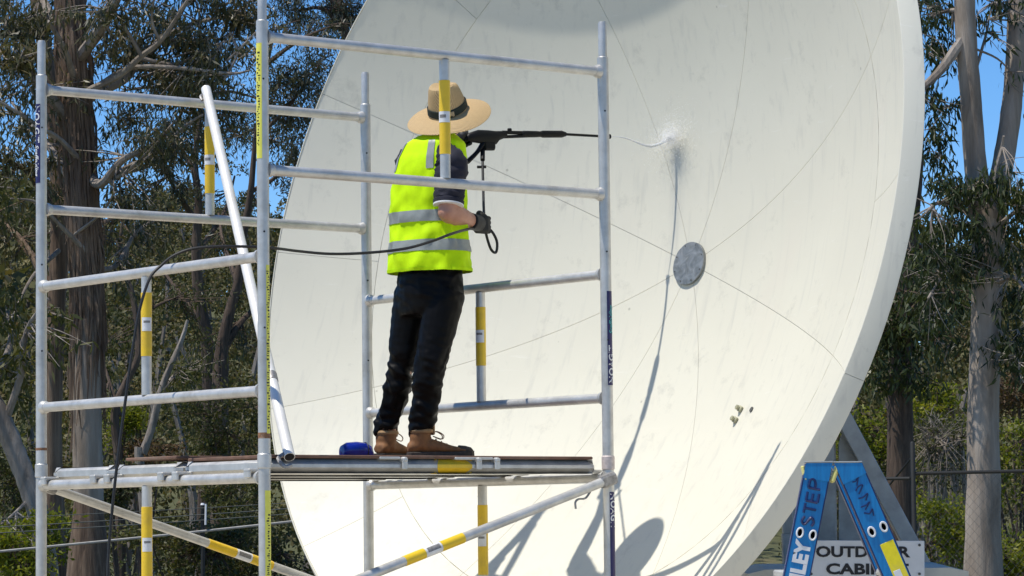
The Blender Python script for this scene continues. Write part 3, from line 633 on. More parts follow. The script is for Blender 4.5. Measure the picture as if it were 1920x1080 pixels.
for near, yo in ((True, 0.0), (False, .44)):
    for top, sl_, px in ((tl, -.216, 0), (tr, .41, 1)):
        tp = top + V((.036 if px == 0 else .030) if not near else 0, yo, 0)
        b, d, wd, L = rail(tp, sl_, LY, None, near); ro = b.build('rail', M['blue'], lad, False)
        # dark lips
        b2 = MB()
        for s_ in (-1, 1): b2.box(tp + d * (L / 2) + wd * (s_ * .0385) + V(0, .017 if near else -.017, 0), .004, .036, L - .02, (wd, V(0, 1, 0), -d), .0015)
        b2.build('flange', M['navyblue'], ro, False)
        b3 = MB(); b3.box(tp + d * L + V(0, .015, .012), .09, .05, .03, None, .006); b3.build('foot', M['rubber'], ro, False)
        if near:
            n = V(0, -1, 0)
            for s_, off in ((-1, -.017), (1, .023)):
                q = tp + d * ((tp.z - at(1563, 1000 if px == 0 else 994, LY).z) / -d.z) + wd * off
                ring_ = [q + (wd * math.cos(a) * .0095 + d * math.sin(a) * .0145) + n * .003 for a in [2 * math.pi * j / 16 for j in range(17)]]
                g = MB(); g.tube(ring_, .0032, 6); go = g.build('grommet', M['white_st'], ro)
                g = MB(); g.rings([[q + (wd * math.cos(a) * .0085 + d * math.sin(a) * .0135) * k_ + n * .0012 for a in [2 * math.pi * j / 16 for j in range(16)]] for k_ in (1, .1)]); g.build('hole', M['ink'], go)
            if px == 0:
                X_ = -d; Y_ = -wd
                me = text_mesh('STANLEY', .062, .0006, 0, .003, 'RIGHT', 1.0); place_mesh(me, tp + d * ((tp.z - at(1500, 1016, LY).z) / -d.z) + wd * .021 + n * .001, X_, Y_, n); link('lettering', me, M['white_st'], ro)
                g = MB()
                def stroke(pts, r=.0042):     # handwritten felt-pen strokes in rail coordinates (along rail down, across)
                    g.tube([tp + d * a_ + wd * c_ + n * .0012 for a_, c_ in pts], r, 5, sm=4, flat=1.0)
                # S T E P written up the rail, letters turned a quarter turn left
                def L_(a_, pts): stroke([(a_ - u_ * .034, -.018 + v_ * .036 - .0) if False else (a_ - u_ * .030, .018 - v_ * .036) for u_, v_ in pts])
                for a_, shp in ((.195, [[(.9, .85), (.4, 1.0), (.1, .75), (.5, .5), (.9, .25), (.5, 0), (.05, .12)]]), (.158, [[(0, 1), (1, 1)], [(.5, 1), (.5, 0)]]), (.120, [[(0, 0), (0, 1)], [(0, 1), (.9, 1)], [(0, .5), (.8, .5)], [(0, 0), (.9, 0)]]), (.080, [[(0, 0), (0, 1)], [(0, 1), (.8, .95), (.9, .65), (.5, .45), (0, .42)]])):
                    for pts in shp: L_(a_, pts)
                g.build('handwriting', M['navyblue'], ro)
            else:
                lb_ = MB(); q = tp + d * ((tp.z - at(1660, 1045, LY).z) / -d.z); lb_.box(q + n * .0012 + wd * .012 + d * .05, .044, .0012, .19, (wd, n, -d), .0003); lo_ = lb_.build('warning_label', M['yellow_ladder'], ro, False)
                lb_ = MB(); lb_.box(q + n * .0022 + wd * .006 + d * .07, .022, .001, .05, (wd, n, -d), .0003); lb_.build('white_patch', M['white_st'], lo_, False)
                g = MB(); rg = random.Random(9)
                for i in range(6):
                    a_ = .03 + i * .026
                    g.tube([tp + d * (a_ + rg.uniform(-.006, .01)) + wd * c_ + n * .0012 for c_ in (-.014 + rg.uniform(-.004, .004), 0, .015 + rg.uniform(-.004, .004))] + [tp + d * (a_ + .018) + wd * rg.uniform(-.01, .01) + n * .0012], .0022, 5, sm=4)
                g.build('handwriting', M['navyblue'], ro)
        # head bracket
        if near:
            e_ = .039; s1 = -wd.z * e_ / d.z; s2 = wd.z * e_ / d.z
            b4 = MB(); qs = [tp + wd * e_ + d * s1, tp - wd * e_ + d * s2, tp - wd * e_ + d * .055, tp + wd * e_ + d * .05]
            b4.add([q + V(0, -.0035, 0) for q in qs] + [q + V(0, -.0005, 0) for q in qs], [(0, 1, 2, 3), (7, 6, 5, 4), (0, 4, 5, 1), (1, 5, 6, 2), (2, 6, 7, 3), (3, 7, 4, 0)]); b4.build('head_bracket', M['blue'], ro, False)
            b5 = MB(); b5.box(tp + V(0, .018, .003), .086, .046, .004, None, .001); b5.build('top_trim', M['galv'], ro, False)
b = MB(); p = at(1509, 882, LY - .003); b.box(p + V(-.001, .020, -.008), .009, .036, .046, (V(.977, 0, .21), V(0, 1, 0), V(-.21, 0, .977)), .003); b.build('top_cap', M['lime_edge'], lad, False)
b = MB(); p = at(1566, 886, LY); b.box(p + V(0, .020, -.005), .014, .045, .055, (V(.93, 0, -.37), V(0, 1, 0), V(.37, 0, .93)), .005); b.build('hinge_bar', M['lime_edge'], lad, False)
for i in range(1, 6):
    z = tl.z - .27 * i - .07; b = MB(); b.box(V(tl.x - .216 * (tl.z - z), LY + .22, z), .075, .41, .022, None, .004); b.build('step', M['alu'], lad, False)
    b = MB(); b.tube([V(tr.x + .41 * (tr.z - z), LY + .03, z), V(tr.x + .41 * (tr.z - z), LY + .42, z)], .014, 10); b.build('rear_rung', M['alu'], lad)

# ------------------------------------------------------------------ person
PF = V(.62, .785, 0).normalized(); PRV = V(PF.y, -PF.x, 0); UP = V(0, 0, 1); PY = 14.68
per = thing('person', V(at(770, 858, PY).x, PY, DECKZ), 'person in yellow hi-vis vest, straw hat, black trousers and tan boots spraying the dish', 'person')
TOR = [(518, 807, .203, .153), (495, 806, .201, .150), (470, 805, .197, .146), (435, 804, .188, .138), (400, 804, .182, .134), (360, 805, .180, .133), (325, 807, .178, .130), (298, 810, .170, .122), (282, 813, .158, .112), (270, 815, .150, .105), (262, 818, .115, .092), (255, 821, .085, .078)]
def tor(py, th, off=0.0, fold=True):
    ys_ = [r[0] for r in TOR]; 
    if py >= ys_[0]: i, t = 0, 0.0
    elif py <= ys_[-1]: i, t = len(TOR) - 2, 1.0
    else:
        i = next(k_ for k_ in range(len(TOR) - 1) if ys_[k_] >= py >= ys_[k_ + 1]); t = (ys_[i] - py) / (ys_[i] - ys_[i + 1])
    A, B = TOR[i], TOR[i + 1]; px = A[1] + (B[1] - A[1]) * t; a = A[2] + (B[2] - A[2]) * t; b = A[3] + (B[3] - A[3]) * t
    c = at(px, py, PY); ct, st_ = math.cos(th), math.sin(th); e = 2 / 2.35
    x = a * abs(ct) ** e * (1 if ct > 0 else -1); y = b * abs(st_) ** e * (1 if st_ > 0 else -1)
    d = 0.0
    if fold:
        low = min(1.0, max(.25, (py - 270) / 150))
        d = .018 * low * noise.noise(V(ct * 2.3, st_ * 2.3, py * .014)) + .013 * low * noise.noise(V(ct * 4.6 + py * .01, st_ * 4.6, py * .035 + 7)) + .004 * noise.noise(V(ct * 10, st_ * 10, py * .03 + 3))
    n = (PRV * ct + PF * st_)
    return c + PRV * x + PF * y + n * (d + off)
NTH = 72
def patch(name, py0, py1, th0, th1, off, mat, parent, ny, nth, closed=False, shear=0.0, tk=.003):
    b = MB(); rs = []
    for i in range(ny + 1):
        py = py0 + (py1 - py0) * i / ny
        rs.append([tor(py + 0 * shear, th0 + (th1 - th0) * j / nth + shear * (py - py0), off) for j in range(nth + (0 if closed else 1))])
    b.rings(rs, cap=False, closed=closed)
    inn = [[p + (rs[0][0] - rs[0][0]) for p in r] for r in rs]
    return b.build(name, mat, parent)
vest = patch('vest', 512, 255, 0, 2 * math.pi, 0.006, M['vest'], per, 60, NTH, True)
for py0, py1 in ((420, 399), (475, 454)): patch('reflective_band', py0, py1, 0, 2 * math.pi, 0.0095, M['reflect'], vest, 5, NTH, True)
for th in (-62, -134): patch('shoulder_stripe', 322, 268, R_(th - 6.5), R_(th + 6.5), 0.0095, M['reflect'], vest, 14, 5, False, .0016 if th == -62 else -.0016)
b = MB(); rs = [[tor(511, 2 * math.pi * j / NTH, .0075) for j in range(NTH)], [tor(506, 2 * math.pi * j / NTH, .0085) for j in range(NTH)]]; b.rings(rs, cap=False); b.build('hem_binding', M['vest'], vest)
# collar of the vest
cN = at(824, 256, PY + .01)
b = MB(); b.rings([[cN + PRV * (r * math.cos(t)) + PF * (r * .95 * math.sin(t)) + UP * (z + .018 * math.sin(t)) for t in [2 * math.pi * j / 32 for j in range(32)]] for r, z in ((.088, -.035), (.078, 0), (.068, .018), (.062, .016))], cap=False); b.build('collar', M['vest'], vest)

SHR, ELR, WRR = at(846, 296, 14.55), at(840, 398, 14.50), at(890, 417, 14.685)
SHL, ELL, WRL = at(767, 294, 14.83), at(785, 350, 15.09), at(848, 279, 15.26)
HIPR, KNR, ANR = at(836, 545, 14.62), at(806, 690, 14.58), at(790, 815, 14.63)
HIPL, KNL, ANL = at(777, 545, 14.75), at(753, 690, 14.76), at(725, 815, 14.83)
HD = at(838, 214, 14.74)
HN = V(-.16, -.46, .87).normalized()                    # head tilted back
HX = PRV - HN * PRV.dot(HN); HX.normalize(); HF = HN.cross(HX).normalized()   # HX right, HF forward of the head
# body: one continuous surface
b = MB()
b.rings([[tor(py, 2 * math.pi * j / 28, -.02, False) for j in range(28)] for py in range(496, 256, -14)])
b.tube([at(812, 285, PY), at(826, 258, PY + .02), HD - HN * .03], [.075, .058, .058], 14, sm=3)
def ell(c, rx, ry, rz, X=None, Y=None, Z=None, n=16):
    X, Y, Z = X or V(1, 0, 0), Y or V(0, 1, 0), Z or UP
    b.rings([[c + X * (rx * math.sin(p) * math.cos(t)) + Y * (ry * math.sin(p) * math.sin(t)) + Z * (rz * math.cos(p)) for t in [2 * math.pi * j / n for j in range(n)]] for p in [math.pi * (i + .15) / 10.3 for i in range(11)]][::-1])
ell(HD, .076, .096, .118, HX, HF, HN); ell(HD + HF * .045 - HN * .055, .052, .05, .055, HX, HF, HN)     # skull, jaw
b.tube([HD + HF * .085 + HN * .005, HD + HF * .105 - HN * .03, HD + HF * .118 - HN * .045, HD + HF * .09 - HN * .055], [.010, .012, .016, .012], 8)   # nose
for s_ in (-1, 1):
    ell(HD + HX * (s_ * .078) - HN * .02 - HF * .005, .010, .022, .034, HX, HF, HN, 10)      # ears
ell(HD + HF * .090 - HN * .075, .026, .012, .008, HX, HF, HN, 10); ell(HD + HF * .086 - HN * .09, .024, .012, .009, HX, HF, HN, 10)   # lips
b.tube([SHR, SHR + (ELR - SHR) * .5, ELR], [.062, .056, .046], 14); ell(ELR + (ELR - WRR).normalized() * .008, .046, .046, .046)
b.tube([ELR, ELR + (WRR - ELR) * .22 , ELR + (WRR - ELR) * .5, WRR, WRR + (WRR - ELR) * .12], [.050, .055, .047, .031, .026], 14)
b.tube([SHL, ELL], [.060, .045], 14); b.tube([ELL, ELL + (WRL - ELL) * .3, WRL, WRL + (WRL - ELL) * .2], [.045, .047, .032, .03], 14); ell(ELL, .045, .045, .045)
b.tube([HIPR, KNR, ANR, ANR - UP * .06], [.080, .055, .038, .04], 14); b.tube([HIPL, KNL, ANL, ANL - UP * .06], [.080, .055, .038, .04], 14)
ell(at(806, 535, PY), .15, .105, .11, PRV, PF, UP)
body = link('body', remesh(b, .0085, 5, 'body'), M['skin'], per)
for s_ in (-1, 1):
    e = MB(); q = HD + HX * (s_ * .032) + HF * .086 + HN * .0
    e.rings([[q + (HX * math.cos(t) * math.sin(p) + HN * math.sin(t) * math.sin(p) + HF * math.cos(p)) * .0125 for t in [2 * math.pi * j / 12 for j in range(12)]] for p in [math.pi * (i + .1) / 6.2 for i in range(7)]]); eo = e.build('eye', M['white_st'], body)
    e = MB(); e.tube([q + HF * .0105, q + HF * .0132], .006, 10); e.build('iris', M['ink'], eo)
b = MB(); rs = []
for i in range(7):
    h_ = -.075 + .125 * i / 6
    rs.append([HD + HX * (.083 * math.cos(t) * (1 - .25 * (i / 6) ** 3)) + HF * (.103 * math.sin(t) * (1 - .2 * (i / 6) ** 3)) + HN * h_ for t in [math.pi * 1.0 + math.pi * j / 24 for j in range(25)]])
b.rings(rs, closed=False); b.build('hair', M['hair'], per)
# shirt: sleeves with white cuff trim
b = MB()
def arm_tube(mbx, pts, rad, seg, fold, seed):
    pts = smooth_path(pts, 10); rad = lerp_list(rad, len(pts)); a = None; rs = []
    for i, p in enumerate(pts):
        d = (pts[min(i + 1, len(pts) - 1)] - pts[max(0, i - 1)]).normalized()
        if a is None: a, b_, _ = frame_of(d)
        else: a = (a - d * a.dot(d)).normalized(); b_ = d.cross(a)
        rs.append([p + (a * math.cos(t) + b_ * math.sin(t)) * (rad[i] + fold * noise.noise(V(math.cos(t) * 1.7 + seed, math.sin(t) * 1.7, i * .55)) + .5 * fold * noise.noise(V(math.cos(t) * 4, math.sin(t) * 4 + seed, i * 1.1))) for t in [2 * math.pi * j / seg for j in range(seg)]])
    mbx.rings(rs); return rs
dA = (ELR - SHR)
cap_r = SHR + V(-.045, .03, .045)
rs = arm_tube(b, [cap_r, SHR + dA * .10, SHR + dA * .45, SHR + dA * .80], [.048, .078, .074, .070], 28, .010, 1.0); b.build('shirt_sleeve', M['navy_shirt'], per)
b = MB(); b.tube([SHR + dA * .775, SHR + dA * .79, SHR + dA * .845, SHR + dA * .855], [.070, .0735, .0725, .066], 28); b.build('cuff_trim', M['navy_shirt'], per)
b = MB(); b.tube([SHR + dA * .855, SHR + dA * .858, SHR + dA * .885, SHR + dA * .888], [.066, .0722, .0718, .064], 28); b.build('white_trim', M['whitetrim'], per)
b = MB(); dB = ELL - SHL; arm_tube(b, [SHL + V(.03, -.02, .03), SHL + dB * .15, SHL + dB * .5, SHL + dB * .9], [.045, .070, .068, .064], 24, .010, 5.0); b.build('shirt_sleeve', M['navy_shirt'], per)
b = MB(); b.tube([SHL + dB * .89, SHL + dB * .95], .0645, 22); b.build('white_trim', M['whitetrim'], per)
# trousers
b = MB()
b.rings([[at(px, py, PY) + PRV * (a_ * math.cos(t)) + PF * (c_ * math.sin(t)) for t in [2 * math.pi * j / 24 for j in range(24)]] for px, py, a_, c_ in ((806, 494, .165, .120), (806, 520, .172, .128), (806, 550, .178, .132), (805, 575, .168, .125), (800, 592, .14, .11))])
b.tube([HIPR, HIPR + (KNR - HIPR) * .5, KNR, KNR + (ANR - KNR) * .45, ANR + UP * .035, ANR + UP * .016], [.096, .087, .073, .066, .058, .061], 18, sm=4)
b.tube([HIPL, HIPL + (KNL - HIPL) * .5, KNL, KNL + (ANL - KNL) * .45, ANL + UP * .035, ANL + UP * .016], [.096, .085, .070, .063, .058, .060], 18, sm=4)
me = remesh(b, .0075, 4, 'trousers')
zk = KNR.z; za = ANR.z
nv = len(me.vertices); co = np.empty(nv * 3); me.vertices.foreach_get('co', co); co = co.reshape(-1, 3); no = np.empty(nv * 3); me.vertices.foreach_get('normal', no); no = no.reshape(-1, 3)
for i in range(nv):
    p = Vector(co[i]); m_ = .22 + .9 * math.exp(-((p.z - zk + .02) / .13) ** 2) + 1.0 * math.exp(-((p.z - za - .06) / .10) ** 2) + .5 * math.exp(-((p.z - HIPR.z - .02) / .09) ** 2)
    q = V(p.x * 9 + p.z * 7, p.y * 9 - p.z * 4, p.z * 15); d = .0125 * m_ * (.42 - abs(noise.noise(q * .62 + V(0, 0, 2.0 * noise.noise(V(p.x * 7, p.y * 7, p.z * 4)))) * 1.7)) + .0075 * m_ * noise.noise(V(p.x * 20 + p.z * 14, p.y * 20, p.z * 38))
    co[i] += no[i] * d
me.vertices.foreach_set('co', co.ravel()); me.update(); link('trousers', me, M['trousers'], per)
# boots
def boot(an, heel, fwd):
    fwd = Vector((fwd.x, fwd.y, 0)).normalized(); sd_ = V(fwd.y, -fwd.x, 0); h0 = Vector((heel.x, heel.y, DECKZ)); b = MB(); rs = []
    prof = [(-.012, .030, .030, .070), (.01, .040, .022, .088), (.05, .042, .022, .098), (.10, .042, .022, .094), (.15, .046, .022, .078), (.20, .050, .022, .060), (.25, .048, .022, .050), (.285, .036, .024, .044), (.298, .018, .028, .038)]
    for d, hw_, z0, z1 in prof:
        rs.append([h0 + fwd * d + sd_ * (hw_ * math.cos(t)) + UP * ((z0 + z1) / 2 + (z1 - z0) / 2 * math.sin(t)) for t in [2 * math.pi * j / 18 for j in range(18)]])
    b.rings(rs); c0 = h0 + fwd * .048
    b.tube([c0 + UP * .05, c0 + UP * .10, Vector((an.x, an.y, DECKZ + .135))], [.047, .050, .052], 16)
    bo = link('boot', remesh(b, .006, 4, 'boot'), M['boot'], per)
    s_ = MB(); out = [(-.016, .0), (-.012, .026), (.0, .038), (.06, .044), (.12, .044), (.19, .053), (.25, .052), (.29, .040), (.305, .018), (.307, 0)]
    ring = [(d, w_) for d, w_ in out] + [(d, -w_) for d, w_ in reversed(out[1:-1])]
    s_.rings([[h0 + fwd * (d if k_ != 2 else d * .995) + sd_ * (w_ * k2) + UP * (z + (.004 if d > .28 else 0)) for d, w_ in ring] for k_, z, k2 in ((0, 0.002, .96), (1, .006, 1), (2, .026, 1), (3, .030, .93))]); s_.build('sole', M['sole'], bo, False)
    # toe bumper, collar, laces
    t_ = MB(); t_.tube([h0 + fwd * d + UP * z for d, z in ((.232, .034), (.262, .033), (.288, .031), (.300, .029))], [.046, .043, .034, .016], 16, flat=.6); t_.build('toe_cap', M['sole'], bo)
    c_ = MB(); tp_ = Vector((an.x, an.y, DECKZ + .128)); c_.tube([tp_ + fwd * (.050 * math.cos(a)) + sd_ * (.047 * math.sin(a)) for a in [2 * math.pi * j / 20 for j in range(21)]], .0105, 8); c_.build('padded_collar', M['boot_top'], bo)
    tg = MB(); q = tp_ + fwd * .052; tg.box(q + UP * .012 + fwd * .004, .012, .05, .06, (fwd, sd_, UP), .005); tg.build('tongue', M['boot_top'], bo, False)
    l_ = MB()
    for i in range(4):
        d = .098 + i * .026; z = .098 - i * .011; q = h0 + fwd * d + UP * z; l_.tube([q - sd_ * .026 - UP * .012, q + UP * .004, q + sd_ * .026 - UP * .012], .0028, 6, sm=3)
    q = h0 + fwd * .095 + UP * .108
    for sg in (-1, 1): l_.tube([q, q + fwd * .03 + UP * .018 + sd_ * .012 * sg, q + fwd * .062 + UP * .0 + sd_ * .02 * sg, q + fwd * .055 - UP * .018 + sd_ * .016 * sg, q + fwd * .015 - UP * .004], .0026, 6, sm=5)
    l_.build('lace', M['rust'], bo)
    return bo
ftR = V(.97, .20, 0); ftL = V(.55, .83, 0)
boot(ANR, ANR - ftR * .055, ftR); boot(ANL, ANL - ftL * .055, ftL)

# hat
hc = at(840, 209, 14.705)
hat = MB(); rs = []
NB = 64
def brim(r, t):
    lx, ly = math.cos(t), math.sin(t)                    # lx: right, ly: front
    k_ = max(0.0, (r - .09) / .112)
    drop = -.020 * k_ ** 1.8 - .012 * k_ * k_ * (1 - ly) * .5 + .014 * k_ * k_ * abs(lx) * 0 + .006 * k_ * noise.noise(V(lx * 1.6, ly * 1.6, 1))
    drop += -.018 * k_ ** 2 * max(0, lx) ** 2
    return hc + HX * (r * lx * .985) + HF * (r * ly * 1.05) + HN * drop
for r in lerp_list([.080, .199], 12): rs.append([brim(r, 2 * math.pi * j / NB) for j in range(NB)])
rs2 = [[p - HN * .004 for p in r] for r in rs]
b = MB(); b.rings(rs, cap=False); b.rings([r for r in reversed(rs2)], cap=False); b.rings([rs[-1], [p + (p - hc).normalized() * .002 - HN * .002 for p in rs[-1]], rs2[-1]], cap=False)
hatc = MB(); rs = []
for h_, kx, ky in ((.0, .089, .105), (.03, .086, .102), (.065, .080, .095), (.10, .073, .087), (.122, .069, .082), (.136, .063, .075), (.142, .052, .062), (.137, .034, .042), (.128, .012, .016)):
    ring = []
    for j in range(48):
        t = 2 * math.pi * j / 48; lx, ly = math.cos(t), math.sin(t); up_ = h_ / .15
        pin = 1 - .20 * up_ ** 2 * max(0, ly) * abs(lx) * 1.6
        dip = -.022 * up_ ** 3 * max(0, ly) - .030 * (1 - abs(lx)) * up_ ** 8 * (.6 if h_ > .145 else 0)
        ring.append(hc + HX * (kx * lx * pin) + HF * (ky * ly) + HN * (h_ + dip))
    rs.append(ring)
hatc.rings(rs)
ho = thing('straw_hat', hc, 'wide-brimmed straw hat with dark green band, on the head of the worker', 'hat')
co_ = hatc.build('crown', M['straw'], ho); b.build('brim', M['straw'], ho)
b = MB(); b.rings([[hc + HX * (kx * math.cos(t)) + HF * (ky * math.sin(t)) + HN * (h_ + .004 * math.sin(t * 2)) for t in [2 * math.pi * j / 48 for j in range(48)]] for h_, kx, ky in ((.004, .0895, .1058), (.006, .0915, .1078), (.038, .0890, .1050), (.040, .0868, .1025))], cap=False); bd = b.build('hat_band', M['hatband'], ho)
b = MB(); t0_ = R_(-38); q = hc + HX * (.094 * math.cos(t0_)) + HF * (.111 * math.sin(t0_)) + HN * .02
tn = (HX * -math.sin(t0_) + HF * math.cos(t0_)).normalized(); nn_ = (HX * math.cos(t0_) + HF * math.sin(t0_)).normalized()
b.box(q - tn * .022, .006, .05, .022, (nn_, tn, HN), .003); b.box(q + tn * .006 - HN * .002, .010, .012, .026, (nn_, tn, HN), .003); b.build('band_bow', M['tanbow'], bd, False)

# gloves (five fingers each)
def glove(name, wrist, palm_c, pd, pn, grip_axis, grip_c, gr, side, parent):
    """palm box at palm_c; pd: direction wrist->knuckles, pn: back-of-hand normal; fingers curl round a bar along grip_axis"""
    b = MB(); pd = pd.normalized(); ax = grip_axis.normalized(); pn = (pn - ax * pn.dot(ax)).normalized(); pd2 = ax.cross(pn); 
    if pd2.dot(pd) < 0: pd2 = -pd2
    b.tube([wrist - (palm_c - wrist).normalized() * .045, wrist, palm_c - pd * .02], [.041, .040, .038], 14)
    b.box(palm_c, .090, .036, .086, (ax, pn, pd2), .012)
    for i in range(4):
        o = ax * ((i - 1.5) * .021); ln = (.92, 1.0, .97, .82)[i]; kn = palm_c + pd2 * .038 + o
        pts = [kn, grip_c + o + pd2 * (gr + .016) * .95 + pn * .012, grip_c + o + pd2 * (gr + .008) - pn * (gr + .012), grip_c + o - pd2 * (.006 + .012 * ln) - pn * (gr + .012)]
        b.tube(pts, [.0115, .0108, .0100, .0085], 10, sm=4)
    th0 = palm_c - ax * (.034 * side) - pd2 * .018
    b.tube([th0, th0 - ax * (.022 * side) - pn * .012 + pd2 * .014, grip_c - ax * (.052 * side) - pn * (gr + .010) + pd2 * .012, grip_c - ax * (.040 * side) - pn * (gr + .014) + pd2 * .036], [.014, .0125, .0112, .009], 10, sm=4)
    return link(name, remesh(b, .0045, 3, name), M['glove'], parent)
gcR = at(911, 421, 14.765)
glove('glove', WRR, gcR - V(.022, .014, 0), WRR - ELR, V(.55, -.83, 0), UP, gcR + V(-.012, .022, 0), .010, -1, per)

# ------------------------------------------------------------------ pressure-washer wand
GUN = at(906, 256, 15.35); HIT = V(.85, 15.95, at(1265, 264, 15.95).z)
TIP = at(1144, 256, 15.82); WD = (TIP - GUN).normalized(); WX, WY, _ = frame_of(WD)     # WX sideways, WY up-ish
if WY.z < 0: WY = -WY; WX = -WX
wand = thing('pressure_washer_wand', GUN, 'black pressure washer gun with long thin lance pointing at the dish', 'wand')
b = MB()
b.rings([[GUN + WD * d + WX * (wx_ * math.cos(t)) + WY * (o_ + wy_ * math.sin(t)) for t in [2 * math.pi * j / 14 for j in range(14)]] for d, wx_, wy_, o_ in ((-.10, .012, .014, -.008), (-.09, .018, .022, -.004), (-.03, .022, .034, .0), (.03, .024, .036, -.004), (.075, .024, .034, -.006), (.095, .02, .024, .004), (.14, .014, .016, .012))]); b.build('gun_body', M['black'], wand)
b = MB(); b.box(GUN + WD * .03 - WY * .045, .034, .05, .07, (WX, WY, WD), .008); b.build('trigger_housing', M['black'], wand, False)
h1 = at(876, 304, 15.31); b = MB(); b.tube([GUN - WY * .03 - WD * .0, (GUN - WY * .03 + h1) / 2 + V(.008, 0, 0), h1], [.016, .013, .015], 10, sm=3, flat=.8); b.build('trigger_handle', M['black'], wand)
gr0, gr1 = GUN - WD * .08 - WY * .004, at(850, 272, 15.33); b = MB(); b.tube([gr0, gr1], [.018, .017], 12); b.build('rear_grip', M['black'], wand)
# twin-tube fore-end with slot, sleeve and lance
L_t = (TIP - GUN).length
fo = GUN + WY * .012
b = MB(); b.tube([fo + WD * .12 + WY * .009, fo + WD * .36 + WY * .004], .0095, 10); b.build('upper_tube', M['black'], wand)
b = MB(); b.tube([fo + WD * .12 - WY * .014, fo + WD * .36 - WY * .006], .0085, 10); b.build('lower_tube', M['black'], wand)
b = MB(); b.tube([fo + WD * .235, fo + WD * .25, fo + WD * .33, fo + WD * .36], [.012, .0175, .0165, .014], 12); b.build('joint_block', M['black'], wand)
b = MB(); b.tube([fo + WD * .35, fo + WD * .37, fo + WD * .49, fo + WD * .515], [.013, .0185, .0180, .011], 14); b.build('lance_grip', M['black'], wand)
b = MB(); b.box(fo + WD * .165 + WY * .02, .012, .02, .025, (WX, WY, WD), .004); b.build('safety_catch', M['black'], wand, False)
b = MB(); b.tube([fo + WD * .50, TIP - WD * .02], .0068, 10); b.build('lance', M['black'], wand)
b = MB(); b.tube([TIP - WD * .028, TIP - WD * .022, TIP - WD * .002, TIP], [.008, .013, .013, .008], 12); b.build('nozzle', M['black'], wand)
# left glove closed on the rear grip
ax_g = (gr0 - gr1).normalized(); gm = (gr0 + gr1) / 2
glove('glove', WRL, gm + V(-.012, .010, .028), gm - WRL, V(-.25, -.35, 1), ax_g, gm, .016, 1, per)

# ------------------------------------------------------------------ hose
hp = [at(905, 281, 15.35), at(905, 310, 15.28), at(906, 350, 15.10), at(907, 390, 14.90), at(909, 422, 14.775), at(913, 445, 14.78), at(921, 468, 14.79), at(930, 473, 14.80), at(932, 455, 14.80), at(925, 438, 14.79), at(914, 428, 14.775),
      at(895, 427, 14.72), at(872, 431, 14.50), at(845, 439, 14.30), at(810, 452, 14.24), at(760, 466, 14.20), at(690, 474, 14.1), at(620, 476, 13.95), at(560, 471, 13.8), at(510, 465, 13.6), at(440, 462, 13.48), at(370, 465, 13.43), at(330, 477, 13.42), at(303, 497, 13.42), at(281, 522, 13.40), at(262, 580, 13.38), at(248, 660, 13.36), at(236, 745, 13.34), at(222, 850, 13.32), at(212, 940, 13.31), at(204, 1030, 13.30), at(202, 1100, 13.28)]
e = hp[-1]; hp += [V(e.x, e.y, .9), V(e.x - .03, e.y - .03, .4), V(e.x - .12, e.y - .15, .05), V(e.x - .5, e.y - .5, .012), V(e.x - 1.4, e.y - .7, .012), V(e.x - 2.4, e.y - .3, .012), V(e.x - 4.5, e.y + .6, .012)]
b = MB(); b.tube(hp, .0066, 8, sm=6); ho_ = tag(b.build('hose', M['rubber']), 'long black hose running from the wand past the rail down to the ground', 'hose')
q = at(905, 313, 15.268); b = MB(); b.tube([q + V(-.028, 0, 0), q + V(.018, 0, 0)], .007, 8); b.build('hose_clip', M['black'], ho_)
b = MB(); b.tube([at(905, 279, 15.355), at(905, 300, 15.30)], .0115, 10); b.build('hose_coupling', M['black'], ho_)

# ------------------------------------------------------------------ water jet and splash
k = NT('spray_water'); k.set(Base_Color=(.95, .96, .97), Roughness=.25); k.p.inputs['Alpha'].default_value = .30; M['water'] = k.m
k = NT('spray_mist'); k.set(Base_Color=(.97, .97, .97), Roughness=.5); k.p.inputs['Alpha'].default_value = .62; M['mist'] = k.m
wat = thing('water_spray', TIP, 'white jet of water from the wand nozzle splashing on the dish', 'water', None); wat['kind'] = 'stuff'
rw = random.Random(3); JD = (HIT - TIP)
b = MB()
for s_ in range(9):
    pts = []; fan = rw.uniform(-1, 1)
    for i in range(9):
        t = i / 8; p = TIP + JD * t; sag = -.035 * math.sin(math.pi * min(1, t * 1.05)) * t ** .6
        pts.append(p + UP * (sag + .016 * math.sin(t * 7.5 + .3) * t ** .5 + rw.uniform(-.005, .005) * t + fan * .016 * t * t) + V(rw.uniform(-.008, .008) * t, rw.uniform(-.008, .008) * t, 0))
    b.tube(pts, [.0016, .0024, .0030, .0034, .0022], 6, sm=4)
b.build('jet', M['water'], wat)
b = MB()
Xh, Yh, Zh = DU, DV, DN
for i in range(7000):
    a = rw.uniform(0, 2 * math.pi); r = abs(rw.gauss(0, .060 if i % 3 else .13)); off = abs(rw.gauss(0, .03)); up_ = 1.0
    p = HIT + DU * (r * math.cos(a)) + DV * (r * math.sin(a) * .8 + .01) + DN * (off + .012 + .4 * r * r)
    s_ = rw.uniform(.0006, .0016)
    b.add([p + V(s_, 0, 0), p + V(-s_, 0, 0), p + V(0, s_, 0), p + V(0, -s_, 0), p + V(0, 0, s_), p + V(0, 0, -s_)], [(0, 2, 4), (2, 1, 4), (1, 3, 4), (3, 0, 4), (2, 0, 5), (1, 2, 5), (3, 1, 5), (0, 3, 5)])
mo = b.build('splash', M['mist'], wat, False); mo['kind'] = 'stuff'

